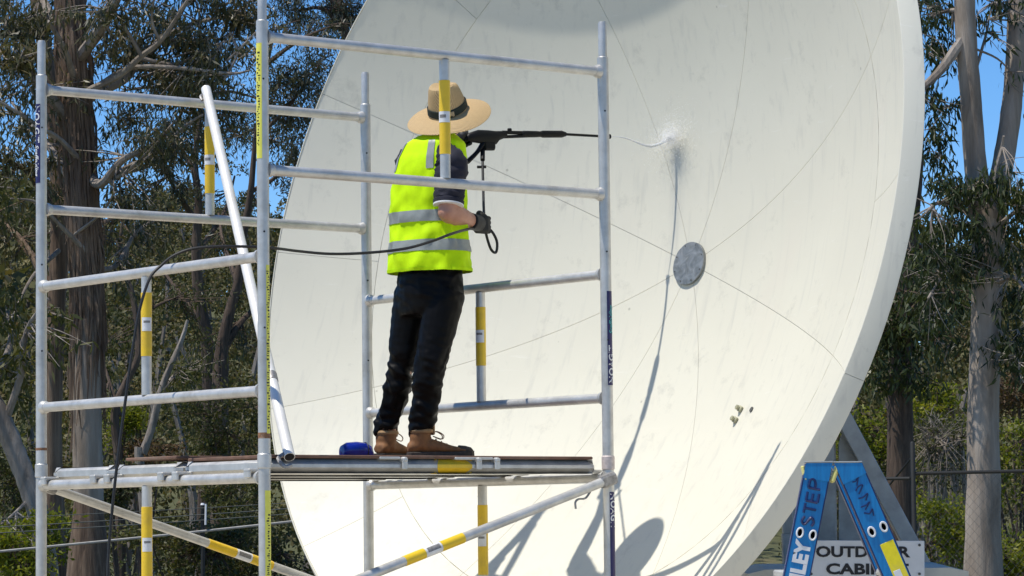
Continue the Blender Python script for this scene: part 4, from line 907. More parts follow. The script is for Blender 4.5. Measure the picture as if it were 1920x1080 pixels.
# ------------------------------------------------------------------ blue pouch on the deck
pc_ = at(668, 846, 14.62); pc_.z = DECKZ
po = thing('blue_case', pc_, 'small glossy dark blue case lying on the deck behind the boots', 'case')
pa = V(.90, .44, 0).normalized(); pb = V(-pa.y, pa.x, 0); b = MB()
b.rings([[pc_ + pa * d + pb * (w_ * math.cos(t)) + UP * (.004 + h_ * .5 + h_ * .5 * math.sin(t)) for t in [2 * math.pi * j / 20 for j in range(20)]] for d, w_, h_ in ((-.078, .02, .040), (-.074, .034, .060), (-.05, .042, .074), (.0, .044, .078), (.045, .043, .074), (.07, .036, .060), (.082, .02, .036))]); b.build('shell', M['bluepouch'], po)
b = MB(); b.tube([pc_ + pa * .045 + pb * (.0442 * math.cos(t)) + UP * (.004 + .037 + .0376 * math.sin(t)) for t in [2 * math.pi * j / 24 for j in range(25)]], .0025, 6); b.build('zip', M['rubber'], po)

# ------------------------------------------------------------------ vegetation helpers
def np_mesh(name, verts, quads):
    me = bpy.data.meshes.new(name); nv_, nf = len(verts), len(quads)
    me.vertices.add(nv_); me.vertices.foreach_set('co', np.asarray(verts, np.float32).ravel())
    me.loops.add(nf * 4); me.loops.foreach_set('vertex_index', np.asarray(quads, np.int32).ravel())
    me.polygons.add(nf); me.polygons.foreach_set('loop_start', np.arange(nf, dtype=np.int32) * 4); me.polygons.foreach_set('loop_total', np.full(nf, 4, np.int32))
    me.update(calc_edges=True); return me
def unit(a): return a / np.maximum(np.linalg.norm(a, axis=1, keepdims=True), 1e-9)
def leaf_geo(rs, c, Lm, Wm, droop=1.0, spread=.6, out=None):
    n = len(c); d = rs.normal(0, spread, (n, 3)); d[:, 2] -= droop; d = unit(d)
    s = unit(np.cross(d, rs.normal(0, 1, (n, 3))))
    if out is not None:
        nn = unit(out + rs.normal(0, .45, (n, 3))); d = unit(np.cross(nn, rs.normal(0, 1, (n, 3)))); s = np.cross(nn, d)
    L = (Lm * rs.uniform(.6, 1.35, n))[:, None]; W = (Wm * rs.uniform(.7, 1.3, n))[:, None]
    bend = np.cross(d, s) * (L * rs.uniform(-.12, .12, n)[:, None])
    v = np.stack([c, c + d * L * .42 + s * W * .5 + bend, c + d * L, c + d * L * .42 - s * W * .5 + bend], 1).reshape(-1, 3)
    return v, np.arange(n * 4).reshape(n, 4)
class Tree:
    def __init__(s, seed): s.rs = np.random.RandomState(seed); s.rn = random.Random(seed); s.wood = MB(); s.trunk = MB(); s.pts = []; 
    def limb(s, pts, rad, seg=8, jit=.05): s.wood.tube(pts, rad, seg, sm=4, jit=jit, rng=s.rn); return s
    def stem(s, pts, rad, seg=18, jit=.05): s.trunk.tube(pts, rad, seg, sm=6, jit=jit, rng=s.rn); return s
    def clump(s, c, rad, n, twigs=7, src=None, flat=.8, tw=.012):
        """foliage mass: twigs from src to random points in an ellipsoid, leaves in tufts round each twig end"""
        c = np.array(c); rad = np.array(rad if hasattr(rad, '__len__') else (rad, rad, rad * flat)); src = Vector(c) if src is None else Vector(src)
        per_ = max(4, n // twigs)
        for i in range(twigs):
            u_ = s.rs.normal(0, 1, 3); u_ /= np.linalg.norm(u_); e = c + u_ * rad * s.rs.uniform(.35, 1.0)
            mid = (np.array(src) + e) / 2 + s.rs.normal(0, .12, 3) * rad
            if tw: s.wood.tube([src, Vector(mid), Vector(e)], [tw, tw * .6, tw * .25], 4, sm=3, cap=False)
            t = s.rs.uniform(.35, 1.08, (per_, 1)); base = (1 - t) ** 2 * np.array(src) + 2 * t * (1 - t) * mid + t * t * e
            s.pts.append(base + s.rs.normal(0, 1, (per_, 3)) * rad * .20)
        return s
    def build(s, name, base, label, cat, bark_m, leaf_m, L=.14, W=.026, droop=1.0, group=None, wood_m=None, spread=.6, leafname='crown'):
        t = thing(name, base, label, cat, group)
        if s.trunk.v: s.trunk.build('trunk', bark_m, t)
        if s.wood.v: s.wood.build('branches', wood_m or bark_m, t)['kind'] = 'stuff'
        if s.pts:
            v, q = leaf_geo(s.rs, np.concatenate(s.pts), L, W, droop, spread); o = link(leafname, np_mesh(leafname, v, q), leaf_m, t); o['kind'] = 'stuff'
        return t
def top_crown(T, pts, Z, n=150, r=.55, sp=.9):
    """sparse upper crown round the leading shoots (photo rows above the frame)"""
    for x, y in pts:
        for i in range(4):
            p = at(x, y, Z); c = p + V(T.rn.uniform(-sp, sp), T.rn.uniform(-sp, sp), T.rn.uniform(-.2, .8))
            T.wood.tube([p, (p + c) / 2 + V(0, 0, .1), c], [.04, .025, .012], 5, sm=2, cap=False); T.clump(c, r, n, 7, c, .8, .010)

# ------------------------------------------------------------------ big stringybark gum on the left
ZA = 32.0
T = Tree(11)
b0 = at(166, 1080, ZA); g0 = gz(b0.x, ZA)
T.stem([V(b0.x + .03, ZA, g0 - .1), V(b0.x, ZA, 1.0), at(166, 940, ZA), at(163, 760, ZA), at(166, 600, ZA), at(160, 470, ZA), at(150, 330, ZA), at(142, 180, ZA), at(132, 40, ZA), at(120, -180, ZA), at(100, -520, ZA), at(90, -900, ZA)], [.30, .24, .150, .142, .138, .142, .145, .145, .14, .13, .11, .05], 22, .03)
def limb_px(T, pts, rad, Z, dz=0.0, tips=0, n=0, spread=.3, twigs=5, tw=.010):
    P = [at(x, y, Z + dz * i / max(1, len(pts) - 1)) for i, (x, y) in enumerate(pts)]; T.limb(P, rad)
    sp = smooth_path(P, 5)
    for i in range(tips):
        t = .35 + .65 * (i + T.rn.random()) / tips; p = sp[min(len(sp) - 1, int(t * (len(sp) - 1)))]
        c = p + V(T.rn.gauss(0, spread), T.rn.gauss(0, spread), T.rn.gauss(-.12, spread * .7)); T.clump(c, T.rn.uniform(.22, .42), n, twigs, p, .8, tw)
for pts, rad, dz, tips, n in (
    ([(165, 330), (190, 345), (230, 300), (290, 270), (330, 225)], [.06, .045, .03, .012], -1, 7, 130),
    ([(165, 180), (230, 150), (265, 110), (305, 70), (345, 10), (360, -60)], [.055, .045, .035, .02], .8, 8, 130),
    ([(160, 195), (230, 135), (300, 130), (380, 132), (450, 138)], [.045, .032, .025, .010], 1.5, 6, 90),
    ([(190, 345), (225, 325), (290, 305), (345, 255)], [.04, .03, .012], 1.2, 5, 120),
    ([(140, 120), (185, 60), (215, 10), (240, -60)], [.07, .06, .045, .03], -1.2, 5, 120),
    ([(130, 60), (90, 20), (60, -60)], [.06, .05, .03], 1, 4, 120),
    ([(150, 260), (110, 200), (60, 140), (10, 100), (-50, 60)], [.06, .05, .035, .02], -.6, 8, 130),
    ([(155, 380), (110, 300), (70, 250), (20, 190)], [.05, .04, .03, .012], 1.2, 6, 110),
    ([(160, 500), (215, 500), (260, 430), (330, 400)], [.035, .028, .018, .008], 1.4, 5, 70),
    ([(345, 10), (400, -40), (450, -90)], [.03, .02, .01], 0, 4, 110),
    ([(305, 70), (360, 45), (420, 30), (465, 10)], [.026, .018, .009], .4, 6, 110),
    ([(265, 110), (330, 120), (390, 90), (430, 75)], [.024, .016, .008], .2, 5, 100)):
    limb_px(T, pts, rad, ZA, dz, tips, n)
for pts, rad, z0_, z1_ in (([(150, 178), (225, 140), (265, 105), (300, 78), (330, 35), (358, -10)], [.042, .036, .028, .022, .014], -0.12, -0.9), ([(158, 182), (235, 130), (330, 127), (430, 138), (470, 132)], [.030, .024, .018, .008], -0.12, -0.6),
    ([(185, 345), (230, 318), (290, 288), (345, 238), (380, 215)], [.036, .028, .020, .010], -0.12, -0.7), ([(190, 340), (225, 330), (262, 300), (300, 262)], [.026, .020, .010], -0.12, -1), ([(60, 235), (105, 255), (150, 300)], [.014, .022, .034], -0.8, -0.12), ([(-10, 185), (40, 215), (105, 258)], [.012, .018, .026], -0.8, -0.45),
    ([(90, 40), (120, 90), (140, 150)], [.020, .030, .04], -0.8, -0.12), ([(300, 78), (285, 40), (290, -10)], [.018, .014, .010], -0.6, -0.9), ([(265, 105), (240, 60), (215, 20), (205, -30)], [.022, .016, .012], -0.45, -0.8), ([(140, 440), (190, 400), (215, 360)], [.018, .014, .008], -0.12, -0.8), ([(430, 60), (445, 100), (420, 150)], [.010, .012, .014], -0.3, -0.3), ([(480, 60), (450, 90), (425, 115)], [.008, .010, .014], -0.3, -0.3), ([(160, 470), (110, 420), (70, 380), (20, 372)], [.03, .022, .014, .008], -0.12, -0.8), ([(20, 600), (60, 520), (110, 470)], [.010, .018, .028], 0.6, 1.85)):
    T.limb([at(x, y, ZA + z0_ + (z1_ - z0_) * i / (len(pts) - 1)) for i, (x, y) in enumerate(pts)], rad, 8)
# foliage masses where the crown thickens
for x, y, dz, r, n in ((30, 40, 0, .55, 420), (90, 20, 1, .5, 360), (20, 160, .6, .5, 320), (240, 40, .5, .55, 420), (310, 30, 1.2, .5, 360), (380, 70, .3, .55, 480), (400, 130, -.3, .50, 420), (340, 150, 1.4, .5, 340), (260, 210, 1.5, .5, 300), (300, 100, 2, .45, 300), (460, 10, .4, .45, 260), (430, 190, 1.0, .4, 240), (60, 95, -.7, .45, 300), (20, 290, 1.6, .5, 260), (210, 90, 1.6, .4, 220), (380, 200, 1.2, .45, 280), (330, 240, 1.6, .45, 170), (400, 270, 1.9, .4, 140), (460, 90, 1.4, .35, 150)):
    T.clump(at(x, y, ZA + dz), r, n, 9, at(x - 20, y + 12, ZA + dz), .8, .009)
top_crown(T, [(112, -330), (104, -480), (97, -640), (92, -800), (90, -900)], ZA)
tA = T.build('gum_tree', V(b0.x, ZA, g0), 'tall gum with stringy brown bark peeling to pale trunk, behind left scaffold post', 'tree', M['bark_string'], M['leaf_gum'], .115, .022, 1.0, wood_m=M['bark_grey'])
# pale bare lower trunk facing and hanging bark ribbons
rk = random.Random(5); b = MB()
def trunk_pt(y):   # centre + radius of the stem near photo row y
    ks = [(940, 166, .150), (760, 163, .142), (600, 166, .138), (470, 160, .142), (330, 150, .145), (180, 142, .145), (40, 132, .14), (-60, 126, .135)]
    for (y0, x0, r0), (y1, x1, r1) in zip(ks, ks[1:]):
        if y0 >= y >= y1:
            t = (y0 - y) / (y0 - y1); return at(x0 + (x1 - x0) * t, y, ZA), r0 + (r1 - r0) * t
    return at(126, y, ZA), .16
for i in range(240):
    y = rk.uniform(-50, 600); a = rk.uniform(-math.pi, .4); L = rk.uniform(.4, 1.5); pts = []
    for j in range(5):
        yy = y + j / 4 * L * 182; c_, r = trunk_pt(min(930, yy)); off = r + .004 + .05 * rk.random() * j / 4 + (.03 if rk.random() < .2 else 0)
        a += rk.uniform(-.10, .10); pts.append(c_ + V(math.cos(a) * off, math.sin(a) * off, 0))
    b.tube(pts, [rk.uniform(.006, .016), rk.uniform(.010, .022), .014, .010, .004], 5, sm=3, flat=.35, cap=False)
o = b.build('bark_ribbons', M['bark_string'], tA); o['kind'] = 'stuff'
b = MB(); rs = []
for y in range(590, 990, 14):
    c_, r = trunk_pt(min(939, y)); rs.append([c_ + V(math.cos(t), math.sin(t), 0) * (r + .006 + .008 * noise.noise(V(math.cos(t) * 2, math.sin(t) * 2, y * .02)) - (.02 if y in (590, 982) else 0)) for t in [2 * math.pi * j / 26 for j in range(26)]])
b.rings(rs, cap=False); b.build('pale_bark', M['bark_pale'], tA)

# second stringybark stem left of it, mostly behind the post
T = Tree(12); ZB = 34.0; q0 = at(100, 1080, ZB); g0 = gz(q0.x, ZB)
T.stem([V(q0.x, ZB, g0 - .1), at(100, 1000, ZB), at(97, 800, ZB), at(105, 600, ZB), at(112, 400, ZB), at(100, 200, ZB), at(70, 0, ZB), at(40, -300, ZB)], [.20, .13, .11, .10, .10, .09, .07, .04], 18, .05)
for pts, rad, dz, tips, n in (([(105, 560), (60, 480), (20, 430), (-30, 400)], [.05, .04, .02], .5, 5, 120), ([(108, 420), (60, 330), (10, 300)], [.05, .04, .02], -.5, 5, 120), ([(110, 480), (190, 420), (240, 400)], [.035, .025, .01], 1, 4, 80), ([(90, 120), (30, 60), (-20, 20)], [.05, .03, .01], .4, 4, 140)):
    limb_px(T, pts, rad, ZB, dz, tips, n)
top_crown(T, [(55, -160), (45, -240), (40, -300)], ZB)
T.build('gum_tree', V(q0.x, ZB, g0), 'shaggy brown-barked gum stem at the far left edge behind the post', 'tree', M['bark_string'], M['leaf_gum'], .115, .022)

# leaning grey trunk, far left
T = Tree(13); ZC = 30.0; q0 = at(95, 1060, ZC); g0 = gz(q0.x, ZC)
T.stem([V(q0.x + .12, ZC, g0 - .1), at(80, 1010, ZC), at(60, 930, ZC), at(30, 850, ZC), at(0, 780, ZC), at(-50, 680, ZC), at(-120, 520, ZC), at(-170, 350, ZC)], [.13, .11, .10, .10, .10, .09, .07, .04], 14, .05)
for pts, rad, dz, tips, n in (([(10, 790), (40, 700), (50, 620), (90, 560)], [.04, .03, .015], -.4, 5, 60), ([(-20, 740), (20, 640), (10, 560)], [.04, .03, .015], .6, 5, 60), ([(60, 930), (30, 960), (0, 985)], [.02, .016, .01], -.3, 2, 30)):
    limb_px(T, pts, rad, ZC, dz, tips, n)
top_crown(T, [(-170, 350), (-140, 440)], ZC)
T.build('leaning_tree', V(q0.x, ZC, g0), 'grey trunk leaning left, in the lower left corner', 'tree', M['bark_grey'], M['leaf_olive'], .12, .03)

# slim trees in the middle distance left of the dish
def slim(seed, x0, Z, pts, rad, limbs, label, leaf_m, L=.14, W=.03, bark_m=None, name='slim_tree', clumps=()):
    T = Tree(seed); q = at(x0, 1060, Z); g = gz(q.x, Z); T.stem([V(q.x, Z, g - .1)] + [at(x, y, Z) for x, y in pts], rad, 10, .06)
    for pt, r_, dz, tips, n in limbs: limb_px(T, pt, r_, Z, dz, tips, int(n * 1.5), .38, 6)
    for x, y, dz, r, n in clumps: T.clump(at(x, y, Z + dz), r, int(n * 1.6), 12, at(x - 12, y + 14, Z + dz), .8, .010)
    if pts[-1][1] < 200: top_crown(T, [pts[-1]], Z, 160, .7, 1.2)
    return T.build(name, V(q.x, Z, g), label, 'tree', bark_m or M['bark_dark'], leaf_m, L * .75, W * .7, .9)
slim(21, 385, 48, [(388, 900), (392, 760), (388, 640), (374, 560), (368, 470), (372, 380), (366, 300), (380, 180)], [.17, .14, .11, .10, .09, .08, .06, .05, .02],
     [([(380, 600), (330, 540), (300, 500)], [.04, .03, .01], 1, 2, 24), ([(372, 470), (420, 400), (440, 330)], [.05, .03, .015], 1, 3, 60), ([(370, 420), (320, 340), (300, 300)], [.05, .03, .015], -1, 4, 110), ([(368, 330), (330, 250), (350, 190)], [.04, .03, .01], 1, 4, 160)],
     'dark slim trunk behind the end frame, left of the forked tree', M['leaf_gum2'], clumps=((330, 250, 0, .7, 260), (440, 230, 1, .7, 300), (250, 220, 2, .7, 240), (400, 170, 1, .7, 300)))
slim(22, 412, 46, [(412, 900), (412, 760), (414, 690), (418, 640), (432, 580), (446, 530), (455, 450), (470, 360), (480, 250), (500, 120)], [.16, .14, .13, .12, .09, .08, .07, .06, .05, .03, .015],
     [([(418, 660), (440, 620), (465, 590), (500, 560)], [.07, .05, .03], .4, 3, 50), ([(446, 530), (420, 460), (410, 400)], [.05, .03, .015], 1, 3, 40), ([(470, 360), (520, 330), (560, 280)], [.04, .03, .01], 1, 4, 90), ([(480, 260), (540, 200), (600, 120)], [.035, .025, .01], 0, 6, 150)],
     'forked dark tree with a broken pale limb, beside the near scaffold post', M['leaf_gum2'], clumps=((540, 130, 0, .75, 500), (570, 200, .5, .75, 500), (600, 110, 1, .6, 380), (560, 290, 1, .7, 420), (520, 250, 1.5, .7, 420), (460, 240, 1, .6, 260), (620, 180, 1.5, .6, 320), (515, 180, 2, .6, 300), (590, 50, 1.2, .5, 160), (560, 350, 1.5, .45, 120)))
slim(23, 640, 52, [(650, 800), (660, 500), (670, 250), (660, 120), (640, 20), (630, -80)], [.2, .17, .14, .10, .08, .06, .03],
     [([(655, 90), (630, 40), (600, 15), (560, 20)], [.05, .04, .02], 0, 6, 130), ([(660, 120), (645, 30), (615, -30)], [.05, .04, .02], 1, 5, 150), ([(640, 20), (590, -30), (540, -60)], [.04, .03, .01], 0, 5, 150)],
     'tree with blue-grey leaves against the sky by the upper dish rim', M['leaf_gum2'], clumps=((565, 25, 0, .45, 180), (640, 40, 0, .5, 200), (600, 60, .5, .4, 160), (550, 50, 1, .35, 110), (530, -20, 0, .5, 200), (680, -30, 0, .6, 300)))
slim(24, 300, 40, [(262, 870), (268, 850), (285, 800), (300, 740), (318, 690), (340, 640), (352, 600)], [.07, .06, .055, .05, .05, .04, .03, .02],
     [([(290, 790), (285, 760), (272, 735)], [.03, .025, .01], 0, 2, 30), ([(300, 740), (330, 700), (360, 680)], [.03, .02, .01], .5, 4, 90)], 'thin pale sapling leaning right behind the lower rung', M['leaf_olive'], bark_m=M['bark_grey'], name='sapling')
slim(25, 225, 42, [(225, 900), (215, 780), (235, 720), (260, 660), (250, 560), (225, 480), (235, 380)], [.08, .07, .06, .05, .05, .04, .03, .015],
     [([(225, 780), (200, 700), (180, 640)], [.03, .02, .01], .5, 4, 110), ([(250, 600), (300, 570), (340, 555)], [.03, .02, .01], .5, 4, 90)], 'crooked thin dark tree just right of the pale trunk', M['leaf_olive'], bark_m=M['bark_dark'], name='sapling', clumps=((240, 400, 1, .5, 110),))
# trees standing behind the dish (seen at its edges)
slim(26, 900, 50, [(900, 700), (905, 300), (900, -100), (905, -500)], [.24, .2, .17, .13, .07], [([(900, 200), (800, 60), (740, -100)], [.07, .05, .02], 0, 6, 170), ([(900, 0), (1010, -120), (1100, -260)], [.07, .05, .02], 0, 6, 170)], 'tall gum hidden behind the middle of the dish', M['leaf_gum2'], name='gum_tree')

# ------------------------------------------------------------------ gums on the right
ZR = 29.0
T = Tree(31); q0 = at(1842, 1080, ZR); g0 = gz(q0.x, ZR)
T.stem([V(q0.x, ZR, g0 - .1), at(1843, 1000, ZR), at(1845, 900, ZR), at(1843, 800, ZR), at(1846, 680, ZR), at(1850, 560, ZR), at(1853, 450, ZR), at(1850, 395, ZR)], [.24, .165, .158, .150, .142, .140, .155, .15], 24, .02)
T.stem([at(1850, 420, ZR), at(1838, 370, ZR), at(1828, 300, ZR), at(1820, 180, ZR), at(1812, 80, ZR), at(1808, -20, ZR), at(1800, -250, ZR), at(1790, -600, ZR)], [.14, .125, .105, .10, .10, .098, .08, .03], 18, .03)
T.stem([at(1852, 425, ZR), at(1868, 370, ZR + .1), at(1880, 310, ZR + .15), at(1893, 230, ZR + .2), at(1903, 130, ZR + .3), at(1908, 0, ZR + .4), at(1925, -250, ZR + .5)], [.14, .12, .10, .098, .095, .09, .04], 18, .03)
for pts, rad, dz, tips, n in (
    ([(1815, 60), (1790, 95), (1765, 130), (1735, 160), (1700, 190)], [.055, .05, .04, .03], -.3, 4, 130),
    ([(1830, 130), (1850, 60), (1855, 30)], [.016, .012, .006], .2, 2, 26), ([(1825, 90), (1870, 110), (1900, 140)], [.012, .010, .006], .1, 1, 14),
    ([(1868, 380), (1866, 330), (1878, 280), (1882, 255)], [.028, .022, .018, .010], -.2, 2, 30),
    ([(1845, 430), (1800, 390), (1760, 380), (1735, 400)], [.03, .022, .012], -.4, 7, 110), ([(1850, 480), (1800, 500), (1765, 520), (1740, 560)], [.028, .02, .010], -.5, 6, 100),
    ([(1855, 440), (1900, 400), (1940, 380)], [.03, .02, .01], -.4, 5, 120), ([(1855, 540), (1900, 520), (1935, 560)], [.025, .02, .01], -.5, 5, 110), ([(1855, 600), (1890, 640), (1915, 690)], [.02, .015, .008], -.4, 5, 90),
    ([(1812, 20), (1780, 20), (1745, 30)], [.03, .02, .01], .6, 5, 90), ([(1905, 30), (1880, 10), (1850, 0)], [.02, .015, .008], .3, 4, 80)):
    limb_px(T, pts, rad, ZR, dz, tips, int(n * .45), .22, 5, .007)
for x, y, dz, r, n in ((1790, 360, -.3, .24, 190), (1755, 350, .3, .26, 170), (1830, 350, -.4, .20, 170), (1870, 360, -.4, .22, 190), (1900, 370, -.2, .24, 170), (1780, 420, .2, .30, 240), (1745, 450, 0, .26, 200), (1815, 430, -.35, .20, 150), (1790, 490, -.2, .28, 230), (1750, 520, .2, .28, 200), (1845, 470, -.3, .2, 130), (1890, 470, -.2, .24, 150), (1905, 560, -.2, .28, 220), (1880, 430, -.1, .24, 150), (1900, 630, -.3, .30, 240), (1885, 680, -.2, .22, 130), (1740, 90, .5, .34, 190), (1755, 20, .8, .30, 170), (1740, 250, .6, .34, 210), (1775, 210, .7, .24, 90), (1755, 300, .5, .30, 150), (1870, 10, .4, .20, 90), (1745, 600, .3, .3, 200), (1700, 480, .4, .4, 260), (1770, 660, .5, .25, 90)):
    T.clump(at(x, y, ZR + dz), r, int(n * (.85 if y < 470 else .55)), 8, at(x + 8, y - 12, ZR + dz), .9, .006)
top_crown(T, [(1798, -330), (1793, -460), (1790, -600), (1925, -250)], ZR, 110)
T.build('gum_tree', V(q0.x, ZR, g0), 'smooth pale-trunked gum forking in two, right of the dish', 'tree', M['bark_pale'], M['leaf_dark'], .112, .025, 1.1, wood_m=M['bark_grey'], spread=.5)

T = Tree(32); ZS = 33.0; q0 = at(1690, 1080, ZS); g0 = gz(q0.x, ZS)
T.stem([V(q0.x, ZS, g0 - .1), at(1689, 1000, ZS), at(1687, 880, ZS), at(1688, 760, ZS), at(1690, 640, ZS), at(1693, 520, ZS), at(1702, 420, ZS), at(1712, 300, ZS), at(1715, 100, ZS), at(1710, -200, ZS)], [.20, .150, .140, .135, .13, .125, .12, .11, .09, .03], 20, .05)
for pts, rad, dz, tips, n in (([(1690, 620), (1720, 570), (1760, 545), (1790, 550)], [.04, .03, .015], -.5, 6, 110), ([(1692, 560), (1660, 600), (1640, 640)], [.03, .02, .01], -.4, 5, 120), ([(1700, 450), (1740, 470), (1770, 500)], [.03, .02, .01], .3, 4, 120)):
    limb_px(T, pts, rad, ZS, dz, tips, n, .26, 6, .007)
for x, y, dz, r, n in ((1690, 560, -.5, .4, 330), (1720, 620, -.4, .4, 330), (1665, 640, -.3, .4, 330), (1700, 690, -.4, .34, 260), (1640, 690, .2, .34, 240), (1735, 560, .3, .4, 260), (1750, 640, .4, .35, 200), (1660, 720, -.3, .3, 180), (1720, 500, .2, .4, 260), (1730, 720, -.3, .25, 110)):
    T.clump(at(x, y, ZS + dz), r, int(n * .7), 9, at(x + 6, y - 14, ZS + dz), .9, .007)
top_crown(T, [(1712, -100), (1710, -200)], ZS, 130)
T.build('gum_tree', V(q0.x, ZS, g0), 'dark rough-barked tree close beside the right rim of the dish', 'tree', M['bark_dark'], M['leaf_dark'], .120, .028, 1.0)

# ------------------------------------------------------------------ shrubs
def shrub(seed, x, y, Z, rx, rz, n, leaf_m, label, L=.10, W=.04, name='shrub', stems=5, tw=.010, bark_m=None, droop=.15, dens=.20):
    T = Tree(seed); c = at(x, y, Z); g = gz(c.x, Z); base = V(c.x, Z, g)
    for i in range(stems):
        e = c + V(T.rn.uniform(-rx, rx) * .6, T.rn.uniform(-rx, rx) * .4, T.rn.uniform(-.3, .5) * rz)
        T.wood.tube([base + V(T.rn.uniform(-.1, .1), T.rn.uniform(-.1, .1), -.05), (base + e) / 2 + V(T.rn.uniform(-.15, .15), 0, 0), e], [.03, .02, tw], 5, sm=3, cap=False)
        k_ = T.rn.randint(3, 5)
        for j in range(k_):
            cc = e + V(T.rn.uniform(-rx, rx) * .55, T.rn.uniform(-rx, rx) * .5, T.rn.uniform(-.7, .55) * rz)
            T.clump(cc, (rx * .42, rx * .42, rz * .30), max(8, n // (stems * k_)), 7, e, .8, tw * .6)
    return T.build(name, base, label, 'shrub', bark_m or M['bark_dark'], leaf_m, L, W, droop, spread=.9)
shrub(41, 1625, 860, 37, .75, .75, 3000, M['leaf_bright'], 'yellow-green shrub between the dish rim and the dark trunk', .068, .030)
shrub(42, 1770, 765, 41, .55, .40, 1800, M['leaf_bright'], 'bright lime shrub top between the two right-hand trunks', .068, .030)
shrub(43, 1900, 870, 38, .7, .75, 2800, M['leaf_bright'], 'green shrub right of the pale forked gum, above the fence rail', .068, .030)
shrub(44, 1760, 1010, 34, .75, .6, 3000, M['leaf_bright'], 'leafy green shrub behind the fence mesh, right of the dark trunk', .068, .030)
shrub(45, 1905, 1020, 35, .65, .6, 2800, M['leaf_bright'], 'leafy green shrub at the lower right corner behind the fence', .068, .030)
shrub(46, 1905, 730, 46, .65, .6, 1800, M['leaf_rust'], 'rusty brown shrub at the right edge', .068, .030)
shrub(47, 1715, 640, 60, .8, .6, 1400, M['leaf_rust'], 'rust-tinged treetop behind the dark right-hand tree', .068, .030)
shrub(48, 1770, 850, 36, .55, .62, 260, M['leaf_olive'], 'grey twiggy half-dead bush between the right-hand trunks', .07, .02, 'dead_bush', 12, .012, M['bark_grey'])
shrub(49, 1640, 950, 36, .6, .6, 2200, M['leaf_olive'], 'olive shrub low behind the steel mount', .068, .030)
shrub(50, 30, 1030, 29, .55, .50, 2760, M['leaf_bright'], 'bright green shrub in the bottom left corner', .062, .026)
shrub(51, 230, 930, 37, .55, .40, 1839, M['leaf_olive'], 'olive shrub right of the pale left trunk, below the deck', .062, .026)
shrub(52, 450, 940, 40, .65, .75, 3909, M['leaf_olive'], 'mid-green bush under the deck beside the near post', .062, .026)
shrub(53, 340, 1040, 33, .9, .45, 3909, M['leaf_olive'], 'dark green thicket low behind the wire fence', .062, .026)
shrub(54, 470, 1050, 34, .7, .5, 3449, M['leaf_olive'], 'dense bush behind the wire fence right by the lower left dish edge', .062, .026)
shrub(55, 285, 850, 42, .5, .30, 1150, M['leaf_rust'], 'brownish bush top just above the deck rung on the left', .062, .026)
shrub(56, 225, 790, 44, .5, .5, 2070, M['leaf_bright'], 'sunlit green bush beside the pale left trunk', .062, .026)
shrub(57, 460, 800, 44, .9, .9, 5060, M['leaf_olive'], 'deep green bush left of the near post above the deck', .062, .026)
shrub(58, 40, 930, 40, .8, .9, 3449, M['leaf_olive'], 'olive bush behind the leaning trunk', .062, .026)
shrub(59, 130, 1040, 38, .8, .5, 2989, M['leaf_dark'], 'dark low bush at the foot of the stringybark', .062, .026)

# ------------------------------------------------------------------ wooded hillside: one mass
rs = np.random.RandomState(77); V_, Q_ = [], []; nq = 0; wd = MB(); rn = random.Random(77)
crowns = []
for i in range(560):
    y = 50 + 130 * rn.random() ** .85; half = .175 * y + 8; x = rn.uniform(-half, half)
    px = 960 + x / y * FPX
    if 640 < px < 1560 and rn.random() < .85: continue
    h = rn.uniform(3.0, 6.5) * (.8 if y < 70 else 1.0); r = rn.uniform(.9, 1.9)
    crowns.append((x, y, gz(x, y), h, r))
for i in range(620):
    y = 54 + 130 * rn.random() ** .8; half = .42 * y + 14; x = rn.uniform(-half, half); px = 960 + x / y * FPX
    if -60 < px < 660 or 1540 < px < 1980: continue
    crowns.append((x, y, gz(x, y), -rn.uniform(4.0, 8.0), rn.uniform(1.4, 2.6)))
for x, y, g, h, r in crowns:
    coarse = h < 0; h = abs(h)
    top = g + h; n = int(1500 * r / 1.4 * (1.0 if y < 110 else .8)) if not coarse else 420; sub = rs.randint(12, 22)
    cs = np.array([x, y, top - r]) + rs.normal(0, .5, (sub, 3)) * np.array([r, r, r * 1.1]); 
    cs[:, 2] -= np.abs(rs.normal(0, .35, sub)) * h * .5
    idx = rs.randint(0, sub, n); u_ = unit(rs.normal(0, 1, (n, 3))); u_[:, 2] = np.abs(u_[:, 2]) * .9 - .15
    c = cs[idx] + u_ * (rs.uniform(.6, 1.0, (n, 1)) * r * .42)
    sz = (.105 if not coarse else .30) * (y / 90) ** .5
    v, q = leaf_geo(rs, c, sz * 1.3, sz * .75, .25, .9, u_); V_.append(v); Q_.append(q + nq); nq += len(v)
    if y < 120:
        wd.tube([V(x, y, g - .1), V(x + rn.uniform(-.3, .3), y, g + h * .5), V(x + rn.uniform(-.5, .5), y, top - r * .5)], [.11, .08, .04], 5, sm=2, cap=False)
forest = tag(link('hillside_forest', np_mesh('hillside_forest', np.concatenate(V_), np.concatenate(Q_)), M['leaf_far']), 'dense olive-green forest covering the hillside behind everything', 'forest', kind='stuff')
o = wd.build('forest_trunks', M['bark_grey'], forest); o['kind'] = 'stuff'

